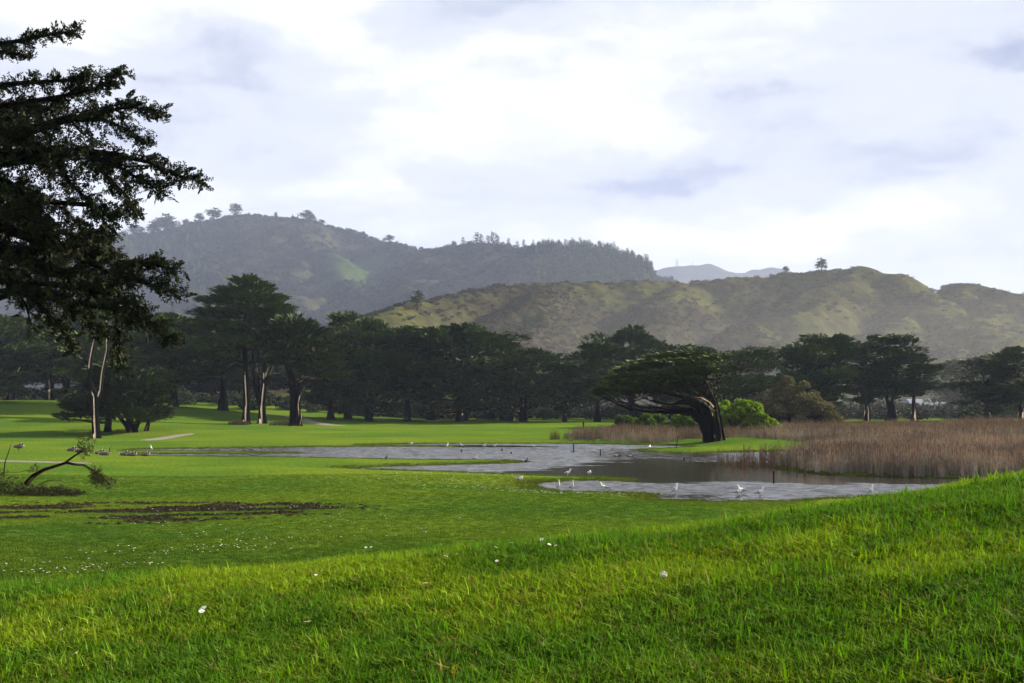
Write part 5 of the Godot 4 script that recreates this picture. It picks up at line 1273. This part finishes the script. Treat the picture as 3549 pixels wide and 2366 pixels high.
func build_stakes() -> void:
	stake("marker_stake", Vector2(14.02, 54.17), 0.92, 0.045, "red", "dark", "tall red stake standing in the calm water before the reeds")
	stake("marker_stake", Vector2(12.35, 72.53), 0.55, 0.05, "red", "dark", "short red stake in the water left of the wind-bent trunk")
	stake("marker_stake", Vector2(6.97, 79.26), 0.8, 0.05, "red", "red", "red stake standing beside the white board in the water", 0.04)
	stake("marker_stake", Vector2(13.34, 68.65), 0.3, 0.06, "red", "dark", "stub of red stake at the edge of the calm water")
	stake("marker_stake", Vector2(-4.16, 83.80), 0.5, 0.06, "wood", "dark", "short brown stake in the bright water, left of three", 0.05)
	stake("marker_stake", Vector2(-0.85, 85.19), 0.55, 0.06, "red", "dark", "short reddish stake in the bright water, middle of three")
	stake("marker_stake", Vector2(-0.07, 81.14), 0.5, 0.06, "wood", "dark", "short brown stake in the bright water, right of three")
	stake("marker_stake", Vector2(8.99, 126.91), 1.35, 0.09, "wood", "dark", "weathered post on the lawn at the reed bed's left end")
	stake("leaning_stick", Vector2(14.13, 87.12), 1.1, 0.035, "wood", "dark", "thin stick leaning right in front of the wind-bent tree", -0.16)
	# a white board on a post, standing in the water
	var at := Vector3(0, 0, 0)
	var q := Vector2(5.14, 84.49)
	var o := thing("white_board", "white board on a wooden post standing in the bright water", "sign", Vector3(q.x, -0.3, -q.y))
	var post := Acc.new()
	post.tube([Vector3.ZERO, Vector3(0, 0.95, 0)], [0.05, 0.045], 8)
	part("post", post.mesh(), mat("stake_wood", lin(0.10, 0.07, 0.05), 0.9), o)
	for s in [-1, 1]:
		var bm := BoxMesh.new()
		bm.size = Vector3(0.2, 0.55, 0.03)
		var b := part("panel", bm, mat("white_paint", lin(0.45, 0.48, 0.55), 0.6), o)
		b.position = Vector3(0.16 * s, 0.62, 0.0)
	# sawn log sections
	for i in 2:
		var p := on([-1.69, 186.00][0], 186.0) if i == 0 else on(-0.16, 183.00)
		var l := thing("sawn_log", ["upright sawn log section on the far lawn", "log section lying on its side on the far lawn"][i], "log", p, "sawn logs on the far lawn")
		var acc := Acc.new()
		var bark_end := Acc.new()
		if i == 0:
			acc.tube([Vector3(0, -0.1, 0), Vector3(-0.1, 0.8, 0)], [0.62, 0.58], 10, Color.WHITE, 0.06)
			bark_end.tube([Vector3(-0.1, 0.8, 0), Vector3(-0.102, 0.815, 0)], [0.5, 0.48], 10)
		else:
			acc.tube([Vector3(-0.7, 0.36, 0), Vector3(0.55, 0.36, 0.2)], [0.42, 0.4], 10, Color.WHITE, 0.06)
			bark_end.tube([Vector3(0.55, 0.36, 0.2), Vector3(0.57, 0.36, 0.203)], [0.34, 0.33], 10)
		part("bark", acc.mesh(), bark("bark"), l)
		part("sawn_face", bark_end.mesh(), bark("bare_wood"), l)
	# small leaf heaps at the feet of the twin-trunk cypress and the snapped one
	rng.seed = 5
	for i in 2:
		var h := thing("leaf_heap", ["round heap of dry leaves left of the tallest cypress", "scrubby twigs and litter left of the snapped cypress"][i], "brush", on(-39.81, 147.00) if i == 0 else on(-33.13, 147.00))
		var lv := Acc.new()
		for k in 260:
			var r := in_ball()
			lv.stamp(Transform3D(aim(Vector3(rf(-1, 1), rf(-0.4, 1.0), rf(-1, 1)), rf(0.3, 0.55)), Vector3(r.x * (1.5 + i), absf(r.y) * 0.8 - 0.1, r.z)), twig, tone(Color(0.075, 0.062, 0.03), 0.4))
		part("dry_leaves", lv.mesh(), needles(), h)
	# signs and parked cars glimpsed under the wood
	var yp := on(-43.52, 200.00)
	var sg := thing("yellow_sign", "small bright yellow sign glimpsed between trunks of the wood", "sign", yp)
	var pt := Acc.new()
	pt.tube([Vector3(0, -0.2, 0), Vector3(0, 2.4, 0)], [0.05, 0.05], 6)
	part("post", pt.mesh(), mat("stake_wood", lin(0.10, 0.07, 0.05), 0.9), sg)
	var yb := BoxMesh.new()
	yb.size = Vector3(0.75, 0.75, 0.04)
	part("plate", yb, mat("sign_yellow", lin(0.65, 0.62, 0.02), 0.5), sg).position = Vector3(0, 2.2, 0.05)
	var cars := [[-31.10, 214.00, 0.1, lin(0.7, 0.7, 0.68), "white parked car glimpsed behind the twin-trunk cypress"], [99.03, 236.00, 0.3, lin(0.62, 0.65, 0.7), "pale car far right, below the gap in the trees"], [100.76, 232.00, -0.4, lin(0.7, 0.7, 0.7), "white car far right, nearest the right-hand cypresses"], [90.22, 232.00, 0.2, lin(0.4, 0.45, 0.5), "grey car glimpsed between the right-hand trunks"]]
	for q2 in cars: car(on(q2[0], q2[1]), q2[2], q2[3], q2[4])
	# the blue-grey roof at the far right
	var hb := thing("low_building", "low building with blue-grey roof in the gap at far right", "building", on(107.56, 262.00))
	var wl := BoxMesh.new()
	wl.size = Vector3(9, 2.6, 6)
	part("wall", wl, mat("pale_wall", lin(0.16, 0.16, 0.17), 0.9), hb).position.y = 1.2
	var pr := PrismMesh.new()
	pr.size = Vector3(6.8, 1.6, 9.8)
	var rfm := part("roof", pr, mat("roof_blue", lin(0.16, 0.20, 0.27), 0.8), hb)
	rfm.position.y = 3.29
	rfm.rotation.y = PI / 2
func car(at: Vector3, turn: float, col: Color, label: String) -> void:
	var o := thing("parked_car", label, "car", at, "cars glimpsed behind the trees")
	o.rotation.y = turn
	var prof := PackedVector2Array([Vector2(-2.1, 0.3), Vector2(-2.1, 0.85), Vector2(-1.6, 0.95), Vector2(-1.1, 1.42), Vector2(0.5, 1.45), Vector2(1.1, 0.98), Vector2(2.0, 0.85), Vector2(2.1, 0.3)])
	var body := CSGPolygon3D.new()
	body.polygon = prof
	body.depth = 1.7
	body.position.z = 0.85
	body.name = "body"
	body.material = mat("car_" + str(col), col, 0.3)
	o.add_child(body, true)
	var gw := PackedVector2Array([Vector2(-1.35, 0.98), Vector2(-1.02, 1.36), Vector2(0.45, 1.38), Vector2(0.9, 0.98)])
	var win := CSGPolygon3D.new()
	win.polygon = gw
	win.depth = 1.72
	win.position.z = 0.86
	win.name = "windows"
	win.material = mat("car_glass", lin(0.02, 0.025, 0.03), 0.1)
	o.add_child(win, true)
	for x in [-1.35, 1.35]:
		for z in [-0.8, 0.8]:
			var c := CylinderMesh.new()
			c.top_radius = 0.33; c.bottom_radius = 0.33; c.height = 0.22; c.radial_segments = 14
			var w := part("wheel", c, mat("tyre", lin(0.02, 0.02, 0.02), 0.9), o)
			w.rotation.x = PI / 2
			w.position = Vector3(x, 0.32, z)

# ---------------------------------------------------------------- life on the hills
func hill_tree_kind(seed_: int, pointed: bool) -> Array:
	rng.seed = seed_
	var trunk := Acc.new(); var crown := Acc.new()
	trunk.tube([Vector3(0, -1.5, 0), Vector3(0.1, 3, 0), Vector3(0, 9, 0)], [0.4, 0.3, 0.08], 6)
	if pointed:
		for i in 9:
			var y := 1.6 + i * 0.95
			pad(crown, Vector3(0, y, 0), Vector3(2.3 * (1.0 - i / 10.0) + 0.3, 0.5, 2.3 * (1.0 - i / 10.0) + 0.3), 26 - i * 2, Vector3.ZERO, 1.15, CYPRESS, 0.2)
	else:
		for i in 24:
			var a := i * 2.4
			var y := rf(1.4, 8.6)
			var rr := 2.7 * sqrt(maxf(0.1, 1.0 - pow((y - 4.2) / 5.0, 2.0)))
			pad(crown, Vector3(cos(a) * rr * rf(0.3, 1.0), y, sin(a) * rr * rf(0.3, 1.0)), Vector3(1.4, 0.9, 1.4), 22, Vector3(cos(a), 0, sin(a)) * 0.6, 1.2, CYPRESS, 0.3)
	return [trunk.mesh(), crown.mesh()]
func hill_tree(kind: Array, at: Vector3, s: Vector3, label: String, group: String) -> void:
	var o := thing("hill_tree", label, "tree", at, group)
	o.rotation.y = rf(0, TAU)
	o.scale = s
	part("trunk", kind[0], bark("dark_bark"), o)
	part("crown", kind[1], needles(), o)
func build_hill_life() -> void:
	var round_ := [hill_tree_kind(71, false), hill_tree_kind(72, false)]
	var spire := [hill_tree_kind(73, true), hill_tree_kind(74, true)]
	rng.seed = 75
	# [photo column, distance, height, width, pointed]
	var left := [[300, 2018, 25, 1.1, 0], [318, 2018, 17, 1.0, 0], [345, 2025, 26, 1.1, 0], [358, 2028, 28, 1.1, 0], [374, 2032, 36, 1.2, 0], [388, 2040, 19, 1.0, 0], [420, 2055, 14, 1.1, 0], [452, 2067, 22, 1.0, 0], [485, 2070, 25, 1.5, 0], [536, 2094, 25, 1.2, 0], [629, 2097, 14, 0.6, 0], [668, 2094, 10, 0.7, 1], [680, 2094, 12, 0.7, 1], [700, 2092, 20, 1.6, 0], [712, 2092, 16, 1.4, 0], [735, 2097, 13, 1.3, 0], [748, 2094, 9, 0.7, 1], [880, 2032, 10, 0.9, 0], [893, 2025, 17, 1.2, 0], [967, 1935, 13, 1.1, 0], [1042, 1875, 12, 1.0, 0], [1063, 1868, 20, 1.0, 1], [1095, 1854, 25, 1.1, 1], [1104, 1851, 22, 1.0, 1], [1120, 1845, 22, 1.1, 1], [1132, 1839, 26, 1.2, 1], [1142, 1833, 20, 0.9, 1], [1168, 1821, 16, 0.9, 1], [1188, 1809, 14, 1.0, 1], [1203, 1800, 14, 0.9, 1], [1225, 1785, 12, 0.8, 1], [1240, 1773, 13, 0.9, 1], [1255, 1761, 13, 0.9, 1], [1272, 1749, 16, 0.9, 1], [1285, 1737, 16, 1.0, 1], [1300, 1725, 19, 1.0, 1], [1312, 1716, 19, 0.9, 1], [1325, 1707, 20, 1.0, 1], [1338, 1695, 20, 0.9, 1]]
	for i in left.size():
		var q = left[i]
		var x: float = (q[0] - 1176.0) / 2308.0 * q[1]
		var at := Vector3(x, big_hill(x, q[1]), -q[1])
		var s: float = q[2] / 9.5
		hill_tree((spire if q[4] == 1 else round_)[i % 2], at - Vector3(0, q[2] * 0.12, 0), Vector3(s * q[3] * 1.25, s, s * q[3] * 1.25), "tree on the tall wooded hill's skyline, %s from the left" % ORD[i], "trees on the tall hill's skyline")
	var slope := []
	for i in 12: slope.push_back([1350.0 + i * 10.0, 1690.0 - i * 12.0, rf(16.0, 22.0)])
	for i in slope.size():
		var q = slope[i]
		var x: float = (q[0] - 1176.0) / 2308.0 * q[1]
		var s: float = q[2] / 9.5
		hill_tree(spire[i % 2], Vector3(x, big_hill(x, q[1]), -q[1]), Vector3(s, s, s), "spire-shaped conifer on the tall hill's falling right edge, %s downhill" % ORD[i], "conifers on the tall hill's right edge")
	var right := [[1890, 668, 9.0, 1.2, "lone round tree on the summit of the grassy hill"], [1808, 685, 5.0, 1.3, "dark shrub tree on the skyline left of the lone summit tree"], [1735, 640, 10.0, 1.6, "dark tree on the grassy hill's shaded bowl, upper left"], [1765, 620, 10.0, 1.4, "dark tree on the grassy hill's shaded bowl, right of another"], [1712, 610, 9.0, 1.4, "dark tree low in the grassy hill's shaded bowl"], [957, 500, 10.0, 1.0, "round tree at the low left end of the grassy hill"], [1235, 470, 12.0, 1.1, "dark tree on the lower slope above the middle of the wood"], [1205, 440, 11.0, 1.1, "bushy tree just left of the dark lower slope tree"]]
	for i in right.size():
		var q = right[i]
		var x: float = (q[0] - 1176.0) / 2308.0 * q[1]
		var s: float = q[2] / 9.5
		hill_tree(round_[i % 2], Vector3(x, near_hill(x, q[1]) - 0.3, -q[1]), Vector3(s * q[3], s, s * q[3]), q[4], "trees on the grassy hill")
	# scrub that nobody could count
	rng.seed = 76
	var acc := Acc.new()
	lump(acc, Vector3(0, 0.35, 0), Vector3(0.9, 0.5, 0.9), 9, 0.7, Color(1, 1, 1))
	var mesh := acc.mesh()
	var sm := leaf_mat("scrub", Color(0.12, 0.12, 0.06))
	var buf := PackedFloat32Array()
	for i in 26000:
		var d := rf(350.0, 700.0)
		var x := rf(-0.3, 0.56) * d
		var y := near_hill(x, d)
		if y < 1.0: continue
		var nx := (near_hill(x + 6.0, d) - near_hill(x - 6.0, d)) / 12.0   # rising to the right = facing left
		var wgt := 0.5 * sst(-0.10, 0.0, x / d) * sst(0.31, 0.22, x / d) * sst(645.0, 600.0, d) + sst(-0.35, 0.45, nx) * 0.6 + 0.4 * fine.get_noise_2d(x * 0.5, d * 0.5) + 0.12
		if rng.randf() > wgt: continue
		var s := rf(0.7, 2.2)
		put(buf, Vector3(x, y - 0.2, -d), Basis(Vector3.UP, rf(0, TAU)).scaled(Vector3(s, s * rf(0.5, 0.9), s)), tone(Color(0.055, 0.045, 0.032).lerp(Color(0.035, 0.046, 0.022), rng.randf()), 0.35))
	stuff("hill_scrub", mesh, sm, buf, "low brown and green scrub dotted over the grassy hill", "scrub")
	var buf2 := PackedFloat32Array()
	for i in 34000:
		var d := rf(1200.0, 2130.0)
		var x := rf(-0.56, 0.18) * d
		var y := big_hill(x, d)
		if y < 3.0: continue
		var gully := Vector2((x + 270.0) / 62.0, (d - 1790.0) / 190.0).length()
		if gully < 0.9: continue
		if rng.randf() > 0.4 + 1.1 * fine.get_noise_2d(x * 0.12, d * 0.12): continue
		var s := rf(2.2, 6.0)
		put(buf2, Vector3(x, y - 0.3, -d), Basis(Vector3.UP, rf(0, TAU)).scaled(Vector3(s, s * rf(0.6, 1.3), s)), tone(Color(0.027, 0.034, 0.020), 0.4))
	stuff("hill_scrub", mesh, sm, buf2, "dark scrub and thicket covering the tall wooded hill", "scrub")
	# spiky conifer wood on the right flank of the tall hill, and the wood on its left shoulder
	var wood := PackedFloat32Array()
	for i in 5200:
		var right_flank := i < 3400
		var vx := rf(1230.0, 1500.0) if right_flank else rf(120.0, 470.0)
		var d := rf(1290.0, 1800.0) if right_flank else rf(1350.0, 2055.0)
		var x := (vx - 1176.0) / 2308.0 * d
		var y := big_hill(x, d)
		if y < 6.0: continue
		if fine.get_noise_2d(x * 0.12 + 5.0, d * 0.12) < (-0.12 if right_flank else 0.02): continue
		var s := rf(0.9, 1.9)
		put(wood, Vector3(x, y - 0.5, -d), Basis(Vector3.UP, rf(0, TAU)).scaled(Vector3(s, s * rf(0.9, 1.3), s)), tone(Color(1.0, 1.0, 1.0), 0.3))
	stuff("hillside_wood", spire[0][1], needles(), wood, "dense conifer wood clothing the flanks of the tall hill", "wood")
	# three thin masts on the far ridge
	var k := 0
	for q in [Vector3(739.42, 603.71, -4500.00), Vector3(747.27, 603.71, -4500.00), Vector3(811.99, 603.71, -4500.00)]:
		var m := Acc.new()
		var top: float = [34.0, 30.0, 16.0][k]
		var yb := far_height(q.x, 4500.0)
		m.tube([Vector3(0, -8, 0), Vector3(0, top * 0.6, 0), Vector3(0, top, 0)], [1.6, 1.2, 0.5], 5)
		tag(single("radio_mast", m.mesh(), mat("mast_steel", lin(0.12, 0.12, 0.13), 0.6), Vector3(q.x, yb, -4500.0)), ["thin radio mast on the far ridge, leftmost", "radio mast close right of the leftmost one", "short stub mast right on the far ridge"][k], "mast", "masts on the far ridge")
		k += 1
func _ready() -> void:
	rng.seed = 7
	soft.seed = 3; soft.frequency = 0.022; soft.fractal_octaves = 3
	fine.seed = 9; fine.frequency = 0.13; fine.fractal_octaves = 4
	var cam := Camera3D.new()
	cam.name = "camera"
	cam.position = Vector3(0.0, 4.4, 0.0)
	cam.rotation_degrees = Vector3(3.25, 0.0, 0.0)
	cam.fov = 37.53
	cam.near = 0.1; cam.far = 12000.0
	add_child(cam)
	cam.current = true
	var env := Environment.new()
	env.background_mode = Environment.BG_SKY
	env.tonemap_mode = Environment.TONE_MAPPER_LINEAR
	env.tonemap_exposure = 3.8
	env.background_energy_multiplier = 0.265
	env.sdfgi_enabled = true; env.ssao_enabled = true; env.ssil_enabled = true
	env.fog_enabled = true
	env.fog_density = 0.000115
	env.volumetric_fog_enabled = true
	env.volumetric_fog_density = 0.0
	env.fog_light_color = Color(0.78, 0.84, 1.0)
	var pano := PanoramaSkyMaterial.new()
	pano.panorama = cloudy_sky()
	env.sky = Sky.new()
	env.sky.sky_material = pano
	var we := WorldEnvironment.new()
	we.name = "sky"
	we.environment = env
	add_child(we)
	var sun := DirectionalLight3D.new()
	sun.name = "sun"
	sun.light_energy = 1.6
	sun.light_color = Color(1.0, 0.95, 0.85)
	sun.light_angular_distance = 0.6
	sun.shadow_enabled = true
	add_child(sun)
	sun.look_at_from_position(Vector3(0.82, 0.40, -0.40) * 100.0, Vector3.ZERO)

	survey_pond()
	build_ground()
	build_pond()
	build_hills()
	print("setting ", Time.get_ticks_msec())
	build_mist()
	make_sprays()
	build_treeline()
	print("treeline ", Time.get_ticks_msec())
	build_windswept()
	build_known_trees()
	build_near_cypress()
	build_bushes()
	print("trees ", Time.get_ticks_msec())
	build_hill_life()
	print("hills ", Time.get_ticks_msec())
	build_paths()
	build_grass()
	print("grass ", Time.get_ticks_msec())
	build_reeds()
	build_brush()
	build_birds()
	build_stakes()
	build_flowers()
	print("done ", Time.get_ticks_msec())
